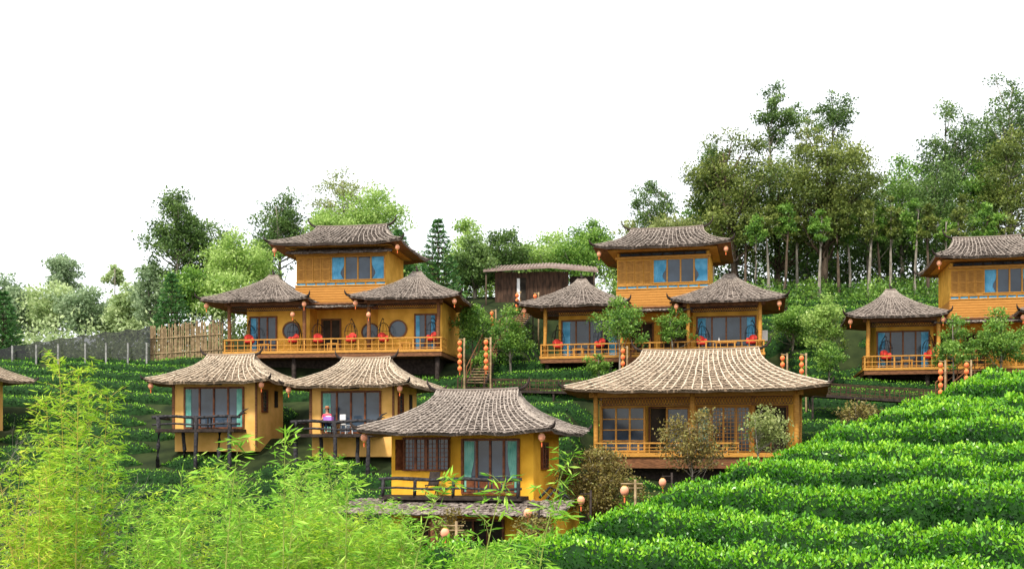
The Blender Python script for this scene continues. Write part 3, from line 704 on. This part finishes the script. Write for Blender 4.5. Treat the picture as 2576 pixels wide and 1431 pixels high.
for x,rz,l in((1.35,.5,'leftmost'),(4.15,-.6,'second from the left'),(5.7,.4,'third from the left'),(7.75,-.2,'fourth from the left'),(9.75,.7,'second from the right'),(12.7,-.6,'rightmost')):
    eggat(HU,x*HU['W']/13.5,.85,rz,'red-cushioned hanging chair, %s on the round window house deck'%l)
for x,rz,l in((1.0,.5,'first'),(3.6,-.6,'second'),(9.8,.5,'third'),(12.7,-.5,'fourth')):
    eggat(HM,x*HM['W']/13.5,.85,rz,'red-cushioned hanging chair, %s from left on the house behind the lodge'%l)
for x,rz,l in((1.4,.5,'left'),(3.9,-.6,'right')):
    eggat(HR,x,.85,rz,'red-cushioned hanging chair, %s one on the right edge house deck'%l)
def table(h,x,y,label,w=.7,d=.5,z=.5):
    X,Y=off(h,x,y); P=thing('low_table',label,'table',(X,Y,h['z']+.003),h['rz'],'wooden deck tables'); box(P,'table_top','wood',-w/2,w/2,-d/2,d/2,z-.05,z)
    for sx in(-1,1):
        for sy in(-1,1): MB().box(sx*w*.42-.03,sx*w*.42+.03,sy*d*.4-.03,sy*d*.4+.03,0,z-.051).build('leg',M['wood'],P)
table(HU,2.4,.9,'low wooden table at the left of the round window house deck'); table(HU,6.8,.9,'low wooden table in the middle of the round window house deck'); table(HU,11.4,.9,'low wooden table at the right of the round window house deck')
table(HM,2.3,.9,'low wooden table on the left deck of the house behind the lodge'); table(HM,11.3,.9,'wooden table with bottles behind the lodge ridge',1.3,.6,.7)
table(HR,2.6,.9,'low wooden table on the deck of the right edge house')
X,Y=off(HM,11.2,.85)
for i in range(3):
    b=MB(); b.tube([(0,0,0),(0,0,.16),(0,0,.2),(0,0,.28)],[.04,.04,.016,.014],8); o=b.build('bottle',M['glass'] if i else M['white']); o.location=(X+(i-1)*.3,Y,HM['z']+.705)
    tag(o,['white bottle, left one','dark bottle, middle one','dark bottle, right one'][i]+' on the wooden table behind the lodge ridge','bottle')
X,Y=off(HM,HM['W']-.2,3.0)
P=thing('air_conditioner','white outdoor air conditioner unit on the side wall of the house behind the lodge','air conditioner',(X,Y,HM['z']+.9),HM['rz'])
MB().box(0,.35,-.45,.45,0,.65).build('case',M['white'],P); MB().tube([(.352,0,.32),(.37,0,.32)],.24,16).build('fan_grille',M['metal'],P)
X,Y=off(HF,3.0,-.6); P=thing('folding_chair','dark folding wooden chair on the balcony of the deep yellow house','chair',(X-1.0,Y,HF['z']-.045),HF['rz'])
MB().box(-.22,.22,-.2,.2,.4,.44).build('seat',M['dark'],P)
b=MB(); b.poly(((-.22,.2,.42),(.22,.2,.42),(.22,.42,.95),(-.22,.42,.95))); b.poly(((-.22,.23,.42),(.22,.23,.42),(.22,.45,.95),(-.22,.45,.95))); b.build('backrest',M['dark'],P)
for sx in(-1,1): MB().tube([(sx*.2,-.25,0),(sx*.2,.18,.42)],.02,5).build('leg',M['dark'],P); MB().tube([(sx*.2,.25,0),(sx*.2,-.18,.42)],.02,5).build('leg',M['dark'],P)
# ---------------------------------------------------------------- person and porch things on S2
def person():
    X,Y=off(S2,1.15,-.75); z=S2['z']-.04
    St=thing('stool','dark wooden stool under the seated person on the right stilt cottage porch','stool',(X,Y,z),S2['rz'])
    box(St,'seat','dark',-.2,.2,-.2,.2,.40,.44)
    for sx in(-1,1):
        for sy in(-1,1): MB().box(sx*.16-.02,sx*.16+.02,sy*.16-.02,sy*.16+.02,0,.399).build('leg',M['dark'],St)
    P=thing('person','person in a pink top and straw hat seated on the porch behind a purple basket','person',(X,Y,z),S2['rz'])
    def skin(name,pts,edges,rad,mt,par,sub=1):
        me=bpy.data.meshes.new(name); me.from_pydata(pts,edges,[]); me.materials.append(mt); o=bpy.data.objects.new(name,me); C.objects.link(o); o.parent=par
        md=o.modifiers.new('skin','SKIN'); md.use_smooth_shade=True
        for i,r in enumerate(rad): me.skin_vertices[0].data[i].radius=(r,r)
        me.skin_vertices[0].data[0].use_root=True
        sb=o.modifiers.new('sub','SUBSURF'); sb.levels=sub; sb.render_levels=sub; return o
    pts=[(0,.02,.54),(0,.02,.75),(0,0,.95),(0,0,1.07),(0,-.02,1.15),(0,-.03,1.24),(0,-.02,1.32)]; rad=[.13,.12,.13,.055,.075,.095,.06]; E=[(i,i+1) for i in range(6)]
    def ch(st,lst):
        prev=st
        for p,r in lst: pts.append(p); rad.append(r); E.append((prev,len(pts)-1)); prev=len(pts)-1
        return prev
    for s in(-1,1):
        hand=ch(2,[((s*.18,0,.98),.055),((s*.24,-.08,.76),.042),((s*.17,-.3,.72),.032),((s*.15,-.38,.73),.028)])
        hp=pts[hand]
        for k in range(4):
            fx=hp[0]+(k-1.5)*.018; l=[.065,.078,.072,.055][k]; ch(hand,[((fx,hp[1]-.04,hp[2]+.005),.009),((fx,hp[1]-.04-l*.6,hp[2]-.01),.008),((fx,hp[1]-.04-l,hp[2]-.035),.007)])
        ch(hand,[((hp[0]-s*.035,hp[1]-.01,hp[2]),.010),((hp[0]-s*.05,hp[1]-.045,hp[2]-.01),.008)])
        ch(0,[((s*.1,-.05,.52),.085),((s*.13,-.42,.5),.06),((s*.13,-.44,.1),.04),((s*.13,-.56,.04),.03)])
    body=skin('body',pts,E,rad,M['skin'],P)
    skin('shirt',[(0,.02,.56),(0,.02,.75),(0,0,.95),(0,0,1.02),(-.18,0,.98),(-.23,-.06,.82),(.18,0,.98),(.23,-.06,.82)],[(0,1),(1,2),(2,3),(2,4),(4,5),(2,6),(6,7)],[.155,.145,.15,.07,.072,.06,.072,.06],M['pink'],P)
    skin('trousers',[(0,.02,.55),(-.1,-.05,.53),(-.13,-.42,.51),(-.13,-.44,.15),(.1,-.05,.53),(.13,-.42,.51),(.13,-.44,.15)],[(0,1),(1,2),(2,3),(0,4),(4,5),(5,6)],[.15,.1,.075,.055,.1,.075,.055],M['trouser'],P)
    b=MB(); b.ell((0,.02,1.25),(.105,.10,.13)); b.ell((0,.07,1.12),(.09,.05,.12)); b.build('hair',M['hair'],P,True)
    b=MB(); b.tube([(0,0,1.31),(0,0,1.33)],.21,16); b.tube([(0,0,1.33),(0,0,1.43)],[.11,.09],12); b.build('hat',M['straw'],P,True)
    for s in(-1,1): MB().ell((s*.035,-.115,1.245),(.012,.008,.008)).build('eye',M['hair'],P)
    MB().ell((0,-.128,1.215),(.012,.018,.02)).build('nose',M['skin'],P); MB().ell((0,-.118,1.185),(.025,.008,.006)).build('mouth',M['pink'],P)
    table(S2,1.5,-1.22,'small table in front of the seated person',1.0,.4,.62)
    X,Y=off(S2,1.42,-1.22); o=thing('basket','purple plastic basket on the small porch table','basket',(X,Y,S2['z']+.625),S2['rz'])
    b=MB(); b.box(-.2,.2,-.14,.14,0,.02)
    for a in((-.22,.22,-.16,-.13),(-.22,.22,.13,.16),(-.22,-.19,-.13,.13),(.19,.22,-.13,.13)): b.box(*a,.01,.2)
    b.build('tub',M['purple'],o); b=MB(); b.ell((0,0,.2),(.17,.11,.06)); b.build('lining',M['white'],o,True)
    X,Y=off(S2,2.25,-.9); P=thing('plastic_chair','white plastic chair to the right of the seated person','chair',(X,Y,S2['z']-.038),S2['rz']+2.6)
    MB().box(-.22,.22,-.2,.2,.42,.46).build('seat',M['white'],P); 
    b=MB(); b.box(-.22,.22,.2,.24,.46,.98); b.build('backrest',M['white'],P)
    for sx in(-1,1):
        for sy in(-1,1): MB().tube([(sx*.22,sy*.22,0),(sx*.18,sy*.17,.42)],.025,6).build('leg',M['white'],P)
        MB().box(sx*.24-.025,sx*.24+.025,-.18,.22,.62,.66).build('armrest',M['white'],P)
person()
X,Y=off(S1,1.9,-.8); P=thing('porch_table','dark low table and frame on the left stilt cottage porch','table',(X,Y,S1['z']-.038),S1['rz'])
box(P,'table_top','dark',-.45,.45,-.25,.25,.62,.67)
for sx in(-1,1):
    for sy in(-1,1): MB().box(sx*.4-.03,sx*.4+.03,sy*.2-.03,sy*.2+.03,0,.619).build('leg',M['dark'],P)
# ---------------------------------------------------------------- trees
def tree(px,pyt,D,hw,pyb,lm,label,nc=26,nl=5200,ls=.22,tr=.16,tm='trunk',group=None,flat=.72,name='tree',base=None,shape=0,rc=.40):
    x=Xp(px,D); zb=gz(x,D); zt=Zp(pyt,D); zc0=Zp(pyb,D); rx=hw/F*D*1.08
    if zc0<zb+.2: zc0=zb+.2
    P=thing(name,label,'tree' if name!='shrub' else 'shrub',(x,D,zb),R.random()*6,group)
    H=zt-zb; c0=zc0-zb; rzv=(H-c0)/2; zc=(H+c0)/2; nc=int(nc*2.4); nl=int(nl*1.55); rc=rc*.66
    d=unit(R.normal(size=(nc,3))); r=R.random(nc)**.42*.92
    w1,w2=R.random(2)*6
    r=r*(1+.24*np.sin(3*np.arctan2(d[:,1],d[:,0])+w1)*np.sin(4*d[:,2]+w2))
    cc=d*r[:,None]*np.array([rx,rx,rzv]); 
    if shape: cc[:,:2]*=(1-.45*(cc[:,2]/rzv))[:,None]
    cc[:,2]+=zc
    cc[0]=(R.normal()*.1*rx,0,H-rx*.15); cc[1]=(R.normal()*.2*rx,0,H-rx*.35)
    crr=rx*rc*(.40+.85*R.random(nc)); crr=np.minimum(crr,rzv*.5)
    cv=R.random(nc)
    per=(crr**2/np.sum(crr**2)*nl).astype(int)+5
    ci=np.repeat(np.arange(nc),per); m=len(ci)
    dd=unit(R.normal(size=(m,3))); rr=(.2+1.15*R.random(m)**.8)*(1+.35*np.sin(dd[:,0]*5+cv[ci]*9)*np.sin(dd[:,2]*4+cv[ci]*5))
    p=cc[ci]+dd*(rr*crr[ci])[:,None]*np.array([1.2,1.2,flat])
    sz=ls*(.5+.8*R.random(m)); V,Q=leaves(p,dd*.5+R.normal(size=(m,3)),sz,sz*.6)
    v=.12+.40*cv[ci]+.20*dd[:,2]+.16*R.normal(size=m)+.14  # random clump tone; upward-facing side painted lighter, underside darker, like light from above
    b=MB(); lean=R.normal(size=2)*.04*H; K=7; th=c0+(H-c0)*.8
    tp=[np.array((lean[0]*(i/(K-1))**1.5+R.normal()*.02*rx,lean[1]*(i/(K-1))**1.5,-.4+(th+.4)*i/(K-1))) for i in range(K)]
    b.tube(tp,[tr*(1.15-1.0*i/(K-1))+.015 for i in range(K)],7)
    for k in range(0,nc,3 if nc>16 else 1):
        t=np.clip((cc[k][2]-rx*.6)/th,.25,.97); f=t*(K-1); i0=min(K-2,int(f)); s0=tp[i0]+(tp[i0+1]-tp[i0])*(f-i0)
        mid=(s0+cc[k])/2+np.array((0,0,-.08*rx)); b.tube([s0,mid,cc[k]],[tr*.35,tr*.22,tr*.07],5)
    b.build('trunk',M[tm],P,True)
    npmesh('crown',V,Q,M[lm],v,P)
    return P
def conifer(px,pyt,D,hw,pyb,label,n=13):
    x=Xp(px,D); zb=gz(x,D); H=Zp(pyt,D)-zb; c0=max(.3,Zp(pyb,D)-zb); rx=hw/F*D
    P=thing('conifer_tree',label,'conifer',(x,D,zb),R.random()*6)
    b=MB(); b.tube([(0,0,-.3),(0,0,H*.5),(0,0,H)],[.12,.07,.012],7)
    Cs=[];Ds=[]
    for i in range(n):
        f=i/(n-1); z=c0+(H-c0)*f*.97; L=rx*(1-f)**.8+.08
        for k in range(9):
            a=2*PI*k/9+i*.45+R.normal()*.1; e=np.array((math.cos(a)*L,math.sin(a)*L,L*.12)); b.tube([(0,0,z),(e[0]*.6,e[1]*.6,z-.02),(e[0],e[1],z+e[2])],[.03,.02,.006],4)
            m=int(44*max(.3,1-f)*1.4); t=R.random(m)**.6
            c=np.stack([e[0]*t,e[1]*t,z+e[2]*t**2],1)+R.normal(size=(m,3))*np.array([.07,.07,.04]); Cs.append(c); Ds.append(np.array([e[0],e[1],.3*L])/L+R.normal(size=(m,3))*.45)
    b.build('trunk',M['trunkdk'],P); c=np.concatenate(Cs); d=np.concatenate(Ds); s=.30*(.6+.6*R.random(len(c))); V,Q=leaves(c,d,s,s*.32)
    npmesh('crown',V,Q,M['lf_con'],.4+.25*R.normal(size=len(c)),P)
T=tree
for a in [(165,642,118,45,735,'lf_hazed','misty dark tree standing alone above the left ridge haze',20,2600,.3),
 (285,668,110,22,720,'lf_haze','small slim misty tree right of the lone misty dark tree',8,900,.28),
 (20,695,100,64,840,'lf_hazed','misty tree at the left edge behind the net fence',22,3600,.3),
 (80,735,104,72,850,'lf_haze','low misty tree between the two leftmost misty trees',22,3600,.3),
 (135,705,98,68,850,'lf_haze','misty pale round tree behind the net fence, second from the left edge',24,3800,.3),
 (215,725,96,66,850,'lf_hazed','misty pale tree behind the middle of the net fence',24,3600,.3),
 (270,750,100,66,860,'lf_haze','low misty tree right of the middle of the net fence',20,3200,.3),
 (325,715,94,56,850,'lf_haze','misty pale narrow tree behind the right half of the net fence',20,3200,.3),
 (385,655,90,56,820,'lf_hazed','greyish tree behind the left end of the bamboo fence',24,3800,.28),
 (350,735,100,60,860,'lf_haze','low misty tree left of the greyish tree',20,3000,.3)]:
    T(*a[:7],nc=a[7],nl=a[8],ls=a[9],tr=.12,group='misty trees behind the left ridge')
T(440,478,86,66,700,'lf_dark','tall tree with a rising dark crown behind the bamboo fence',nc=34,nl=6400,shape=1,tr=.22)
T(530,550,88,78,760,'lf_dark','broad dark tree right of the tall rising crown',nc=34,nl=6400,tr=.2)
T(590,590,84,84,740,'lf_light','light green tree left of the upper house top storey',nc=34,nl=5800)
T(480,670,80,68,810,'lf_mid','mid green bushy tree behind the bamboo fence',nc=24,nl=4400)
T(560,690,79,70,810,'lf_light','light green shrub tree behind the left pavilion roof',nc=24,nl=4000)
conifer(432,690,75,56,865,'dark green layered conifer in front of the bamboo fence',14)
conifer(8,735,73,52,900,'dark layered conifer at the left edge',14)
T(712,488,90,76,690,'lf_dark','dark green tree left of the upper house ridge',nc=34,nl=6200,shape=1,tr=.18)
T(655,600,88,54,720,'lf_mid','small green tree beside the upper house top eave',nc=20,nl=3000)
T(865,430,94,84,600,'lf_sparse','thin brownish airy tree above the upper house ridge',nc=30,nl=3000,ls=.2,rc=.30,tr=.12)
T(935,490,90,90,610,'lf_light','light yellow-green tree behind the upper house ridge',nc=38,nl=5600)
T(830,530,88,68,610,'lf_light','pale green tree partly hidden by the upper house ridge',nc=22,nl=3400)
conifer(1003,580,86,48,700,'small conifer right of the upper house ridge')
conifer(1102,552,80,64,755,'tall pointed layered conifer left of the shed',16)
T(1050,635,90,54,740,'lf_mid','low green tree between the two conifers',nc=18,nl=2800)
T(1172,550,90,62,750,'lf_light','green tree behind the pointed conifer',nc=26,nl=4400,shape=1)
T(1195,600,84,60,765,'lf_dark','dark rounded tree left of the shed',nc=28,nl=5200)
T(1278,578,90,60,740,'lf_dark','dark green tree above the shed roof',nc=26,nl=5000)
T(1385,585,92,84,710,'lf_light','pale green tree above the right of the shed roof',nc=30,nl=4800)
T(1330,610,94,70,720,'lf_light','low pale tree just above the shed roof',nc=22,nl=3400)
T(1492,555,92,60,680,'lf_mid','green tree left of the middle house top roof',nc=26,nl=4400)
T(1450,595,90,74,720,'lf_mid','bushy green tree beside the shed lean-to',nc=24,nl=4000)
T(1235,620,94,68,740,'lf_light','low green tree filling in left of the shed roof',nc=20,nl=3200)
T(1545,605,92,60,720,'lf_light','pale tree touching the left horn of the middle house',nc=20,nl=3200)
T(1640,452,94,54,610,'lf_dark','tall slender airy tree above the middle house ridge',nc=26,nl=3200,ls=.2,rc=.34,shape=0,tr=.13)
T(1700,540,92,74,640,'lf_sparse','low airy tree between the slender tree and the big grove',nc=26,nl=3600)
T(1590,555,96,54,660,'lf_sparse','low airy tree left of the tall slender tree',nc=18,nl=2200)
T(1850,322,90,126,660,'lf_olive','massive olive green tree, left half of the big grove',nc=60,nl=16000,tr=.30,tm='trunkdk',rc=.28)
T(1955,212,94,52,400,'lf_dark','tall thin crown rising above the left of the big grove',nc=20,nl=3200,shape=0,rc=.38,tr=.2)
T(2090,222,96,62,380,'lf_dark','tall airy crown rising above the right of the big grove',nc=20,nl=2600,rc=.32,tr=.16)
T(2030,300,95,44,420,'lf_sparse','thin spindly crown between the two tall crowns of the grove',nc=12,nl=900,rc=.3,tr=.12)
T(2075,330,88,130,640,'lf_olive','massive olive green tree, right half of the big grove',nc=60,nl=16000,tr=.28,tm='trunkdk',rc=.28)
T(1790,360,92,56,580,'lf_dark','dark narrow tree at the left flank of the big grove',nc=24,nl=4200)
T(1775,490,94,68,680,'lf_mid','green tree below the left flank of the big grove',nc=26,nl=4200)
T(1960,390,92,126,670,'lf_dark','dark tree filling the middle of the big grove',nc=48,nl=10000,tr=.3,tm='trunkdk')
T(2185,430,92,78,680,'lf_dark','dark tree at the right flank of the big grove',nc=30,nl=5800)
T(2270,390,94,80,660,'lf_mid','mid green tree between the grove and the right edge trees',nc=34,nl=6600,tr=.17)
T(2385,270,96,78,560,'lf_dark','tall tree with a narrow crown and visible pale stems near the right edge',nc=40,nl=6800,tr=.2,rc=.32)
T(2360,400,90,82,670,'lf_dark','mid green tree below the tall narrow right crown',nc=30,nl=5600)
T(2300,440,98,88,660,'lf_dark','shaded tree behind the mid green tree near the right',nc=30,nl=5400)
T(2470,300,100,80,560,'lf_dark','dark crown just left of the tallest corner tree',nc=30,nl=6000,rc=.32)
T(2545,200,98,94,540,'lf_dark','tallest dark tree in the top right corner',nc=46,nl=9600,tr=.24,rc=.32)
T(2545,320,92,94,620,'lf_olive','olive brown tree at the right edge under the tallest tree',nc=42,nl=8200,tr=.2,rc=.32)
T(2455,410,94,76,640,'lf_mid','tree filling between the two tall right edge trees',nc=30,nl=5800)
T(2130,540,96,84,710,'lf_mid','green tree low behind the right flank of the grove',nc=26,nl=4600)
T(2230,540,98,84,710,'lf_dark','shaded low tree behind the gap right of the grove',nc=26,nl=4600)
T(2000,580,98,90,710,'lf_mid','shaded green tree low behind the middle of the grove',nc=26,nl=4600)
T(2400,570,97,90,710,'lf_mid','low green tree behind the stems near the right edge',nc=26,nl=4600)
for i,px in enumerate([1875,1900,1935,1975,2005,2060,2110,2140,2185,2215,2240,2300,2335,2380,2420,2480,2520]):
    T(px,470+R.integers(0,80),84+R.random()*4,28,620,'lf_mid' if i%2 else 'lf_olive','slender pale trunked young tree standing at the front of the right wood',nc=9,nl=1000,tr=.12,tm='trunk' if i%3 else 'trunkdk',group='slender young trees of the right wood')
T(1560,740,64.5,58,870,'lf_mid','leafy green sapling in front of the middle house left pavilion',nc=20,nl=2700,ls=.16,tr=.06,shape=1)
T(1700,775,66,40,870,'lf_mid','small green sapling at the middle of the middle house',nc=14,nl=1400,ls=.15,tr=.05,shape=1)
T(1190,765,70,46,870,'lf_mid','green bushy sapling right of the upper left house',nc=20,nl=2700,ls=.17,tr=.06,shape=1)
T(1285,770,68,50,915,'lf_mid','taller green sapling between the two stair flights',nc=22,nl=3000,ls=.16,tr=.06,shape=1)
T(1215,880,67,30,930,'lf_mid','low green bush beside the stairs',nc=10,nl=900,ls=.15,tr=.04)
T(2080,740,70,52,890,'lf_light','yellow-green upright tree right of the middle house',nc=24,nl=3500,ls=.17,tr=.07,shape=1)
T(1995,770,73,54,890,'lf_mid','green tree beside the air conditioner wall',nc=22,nl=3300,ls=.17,tr=.07,shape=1)
T(2085,860,66,36,935,'lf_mid','small dark sapling above the right walkway',nc=12,nl=1200,ls=.15,tr=.05)
T(2400,790,63,46,940,'lf_mid','green sapling in front of the right edge house pavilion',nc=18,nl=2200,ls=.15,tr=.05,shape=1)
T(2515,775,63,62,940,'lf_mid','leafy green tree in front of the right edge house middle',nc=24,nl=3300,ls=.16,tr=.07,shape=1)
T(1505,890,65,30,945,'lf_mid','small green shrub under the middle house deck',nc=10,nl=900,ls=.14,tr=.04)
T(1510,1118,46,88,1330,'lf_brown','dense brown-green shrub right of the deep yellow house',nc=40,nl=8000,ls=.12,tr=.06,name='shrub')
T(1745,1045,47,94,1195,'lf_brown','olive brown thin shrub in front of the lodge doors',nc=28,nl=2900,ls=.12,tr=.05,name='shrub',rc=.34)
T(1925,1015,46,58,1155,'lf_sparse','thin green shrub in front of the lodge right corner',nc=20,nl=1300,ls=.13,tr=.04,name='shrub')
T(2165,1005,50,50,1085,'lf_brown','sparse brown shrub right of the lodge',nc=18,nl=800,ls=.12,tr=.04,name='shrub')
T(1130,1280,38,50,1390,'lf_brown','brown shrub beside the T post before the yellow house',nc=18,nl=900,ls=.1,tr=.03,name='shrub')
T(1340,1290,38,50,1370,'lf_brown','thin brown shrub under the awning end',nc=16,nl=800,ls=.1,tr=.03,name='shrub')
T(2390,985,58,20,1040,'lf_mid','small shrub at the foot of the right lantern pole',nc=8,nl=500,ls=.14,tr=.03,name='shrub')
def under(name,label,n,x0,x1,y0,y1,hh,ls,lm,mask=None):
    x=R.uniform(x0,x1,n); y=R.uniform(y0,y1,n); g_=ground(x,y); c=.5+.5*np.sin(x*1.1+3*np.sin(y*.7))*np.sin(y*.9+x*.3)
    z=g_+R.random(n)*hh*(.3+c); ok=free(x,y,1.0)&~((x>-4)&(x<8)&(y<87)); x,y,z,c=x[ok],y[ok],z[ok],c[ok]; m=len(x); s=ls*(.6+.8*R.random(m))
    V,Q=leaves(np.stack([x,y,z],1),R.normal(size=(m,3))+np.array([0,0,.5]),s,s*.5); o=npmesh(name,V,Q,M[lm],.02+.6*c+.2*R.normal(size=m)); tag(o,label,'undergrowth',None,'stuff')
under('undergrowth','green brush covering the ground of the right wood',24000,8,50,81,90,1.2,.24,'lf_mid')
under('undergrowth','shaded brush filling the back of the right wood',34000,12,60,92,104,7,.34,'lf_dark')
under('undergrowth','brush along the ridge behind the upper left house',18000,-22,10,80,90,2.0,.26,'lf_light')
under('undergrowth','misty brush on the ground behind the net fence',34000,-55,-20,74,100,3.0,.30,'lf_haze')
# ---------------------------------------------------------------- bamboo
def bamboo(px,pyt,D,pxb,label,group,lm='bam',cm='culm',nodes=22,fan=9,spread=.55,ll=.13,start=.25,cr=.012):
    xt=Xp(px,D); zt=Zp(pyt,D); xb=Xp(pxb,D); yb=D+R.normal()*.3; zb=gz(xb,yb)
    P=thing('bamboo_plant',label,'bamboo',(xb,yb,zb),0,group); H=zt-zb; dx=xt-xb
    def pos(t): return np.array((dx*t**2.2,.15*math.sin(t*3),H*(t-.04*t**6)))
    b=MB(); b.tube([pos(t)-np.array((0,0,.2*(t==0))) for t in np.linspace(0,1,14)],[cr*(1-.85*t)+.0015 for t in np.linspace(0,1,14)],5); 
    Cs=[];Ds=[];vs=[]
    for i in range(nodes):
        t=start+(1-start)*(i+.5)/nodes; p=pos(t)
        for k in range(2):
            a=R.random()*2*PI; L=spread*(.35+.65*(1-t)+.2)*(.6+.7*R.random()); e=np.array((math.cos(a)*L,math.sin(a)*L*.8,L*(.35+.6*R.random())))
            if k==0 or R.random()<.6: b.tube([p,p+e*.6,p+e+np.array((0,0,-.15*L))],[.003,.0025,.0012],3)
            f=fan; s=.35+.65*R.random(f); c=p+e[None,:]*s[:,None]+np.array([0,0,-.15*L])*s[:,None]**2+R.normal(size=(f,3))*.02
            az=R.random(f)*2*PI; d=np.stack([np.cos(az),np.sin(az)*.8,R.normal(size=f)*.4-.35],1)+e/L*.5
            Cs.append(c);Ds.append(d);vs.append(np.full(f,R.random()*.5))
    tipn=10; p=pos(1.); Cs.append(np.tile(p,(tipn,1))-R.random((tipn,1))*np.array([[0,0,.2]])); Ds.append(R.normal(size=(tipn,3))*.6+np.array([0,0,.3])); vs.append(np.full(tipn,.4))
    b.build('culm',M[cm],P); c=np.concatenate(Cs); d=np.concatenate(Ds); v=np.concatenate(vs)+.16+R.normal()*.07+.18*R.normal(size=len(c)); s=ll*(.55+.75*R.random(len(c)))
    V,Q=leaves(c,d,s,s*.14+.002); npmesh('foliage',V,Q,M[lm],v,P)
Gl='slender bamboo with light green leaves in the dense foreground thicket'
for px,pt,pb,l in((150,850,160,'tallest feathery yellow-green bamboo near the left edge'),(215,885,190,'second tallest feathery bamboo, right of the tallest'),(110,960,120,'yellow-green bamboo left of the tallest one'),(262,950,215,'yellow-green bamboo leaning right of the tall pair'),(185,930,175,'feathery bamboo standing between the two tallest')):
    bamboo(px,pt,14,pb,l,None,'bamy','culmy',nodes=64,fan=12,spread=.42,ll=.105,start=.15,cr=.010)
for i in range(20):
    bamboo(R.uniform(70,340),R.uniform(1010,1290),13.5+R.random()*2,R.uniform(80,300),'yellow-green bamboo at the foot of the tall feathery pair','foreground bamboo at left','bamy' if i%2==0 else 'bam','culm',nodes=28,fan=11,spread=.42,ll=.10)
for i in range(18):
    bamboo(R.uniform(-40,120),R.uniform(1110,1320),12.5+R.random()*2,R.uniform(-40,100),'yellow leaved bamboo in the bottom left corner','yellow bamboo in the left corner','bamy','culmy',nodes=26,fan=11,spread=.38,ll=.09,cr=.009)
for px,pt,pb,l in((600,1062,540,'bamboo shoot rising in front of the left stilt cottage'),(715,1058,700,'thin bamboo shoot rising beside the stilt cottages'),(740,1140,690,'arching bamboo spray below the stilt cottages'),(865,1140,850,'bamboo spray under the right stilt cottage'),(1110,1180,1000,'bamboo arching across the yellow house balcony'),(1270,1185,1190,'bamboo arching over the yellow house doors'),(1425,1125,1330,'bamboo spray crossing the right corner of the yellow house'),(1400,1240,1300,'lower bamboo spray right of the yellow house awning'),(420,1170,400,'bamboo rising left of the dense thicket')):
    bamboo(px,pt,11.5,pb,l,None,nodes=14,fan=7,spread=.30,ll=.14,start=.3)
for i in range(110):
    px=R.uniform(320,1010); top=1215+45*math.sin(px*.021)+R.uniform(-50,150)+max(0,px-900)*.6
    bamboo(px,top,12.5+R.random()*4,px-R.uniform(-50,70),Gl,'foreground bamboo thicket','bam' if i%4 else 'bamy',nodes=22,fan=12,spread=.40,ll=.085,start=.3)
for i in range(16):
    px=R.uniform(960,1330); bamboo(px,R.uniform(1330,1420),12+R.random()*3,px-R.uniform(0,60),Gl,'foreground bamboo thicket',nodes=14,fan=9,spread=.3,ll=.085,start=.4)
def bare(px,py,D,label):
    x=Xp(px,D); zb=gz(x,D); H=Zp(py,D)-zb; P=thing('bare_shrub',label,'shrub',(x,D,zb)); b=MB()
    def br(p,d,L,r,n):
        e=p+d*L; b.tube([p,(p+e)/2+R.normal(size=3)*L*.05,e],[r,r*.8,r*.55],4)
        if n>0:
            for _ in range(3): 
                q=d+R.normal(size=3)*.45; q/=np.linalg.norm(q); br(e-d*L*R.random()*.3,q,L*.62,r*.55,n-1)
    br(np.array((0,0,-.2)),np.array((0,0,1.)),H*.42,.03,5); b.build('branches',M['trunk'],P)
bare(30,900,22,'bare grey twiggy shrub at the left edge'); bare(75,1010,20,'low bare twiggy shrub right of the left edge shrub')
# ---------------------------------------------------------------- camera, light, world
cam=bpy.data.cameras.new('camera'); co=bpy.data.objects.new('camera',cam); C.objects.link(co); co.location=(0,0,0); co.rotation_euler=(PI/2,0,0)
cam.lens=36*F/2576; cam.sensor_width=36; cam.shift_y=(1130-715.5)/2576; cam.clip_end=6000; cam.clip_start=.1; bpy.context.scene.camera=co
el=math.radians(50)
sun=bpy.data.lights.new('sun','SUN'); sun.energy=4.6; sun.angle=math.radians(7); sun.color=(1,.95,.84); so=bpy.data.objects.new('sun',sun); C.objects.link(so)
import mathutils
sd=mathutils.Vector((-.45*math.cos(el),-.89*math.cos(el),math.sin(el))); so.rotation_euler=sd.to_track_quat('Z','Y').to_euler()
w=bpy.data.worlds.new('World'); bpy.context.scene.world=w; w.use_nodes=True; nt=w.node_tree; nt.nodes.clear()
o=nt.nodes.new('ShaderNodeOutputWorld'); b1=nt.nodes.new('ShaderNodeBackground'); b2=nt.nodes.new('ShaderNodeBackground'); ad=nt.nodes.new('ShaderNodeAddShader'); sk=nt.nodes.new('ShaderNodeTexSky')
sk.sky_type='NISHITA'; sk.sun_disc=False; sk.sun_elevation=el; sk.sun_rotation=math.atan2(sd.x,sd.y)
b1.inputs[1].default_value=.05; b2.inputs[0].default_value=(1,1,.98,1); b2.inputs[1].default_value=1.35
nt.links.new(sk.outputs[0],b1.inputs[0]); nt.links.new(b1.outputs[0],ad.inputs[0]); nt.links.new(b2.outputs[0],ad.inputs[1]); nt.links.new(ad.outputs[0],o.inputs[0])
vs_=bpy.context.scene.view_settings; vs_.view_transform='Standard'; vs_.look='None'; vs_.exposure=0
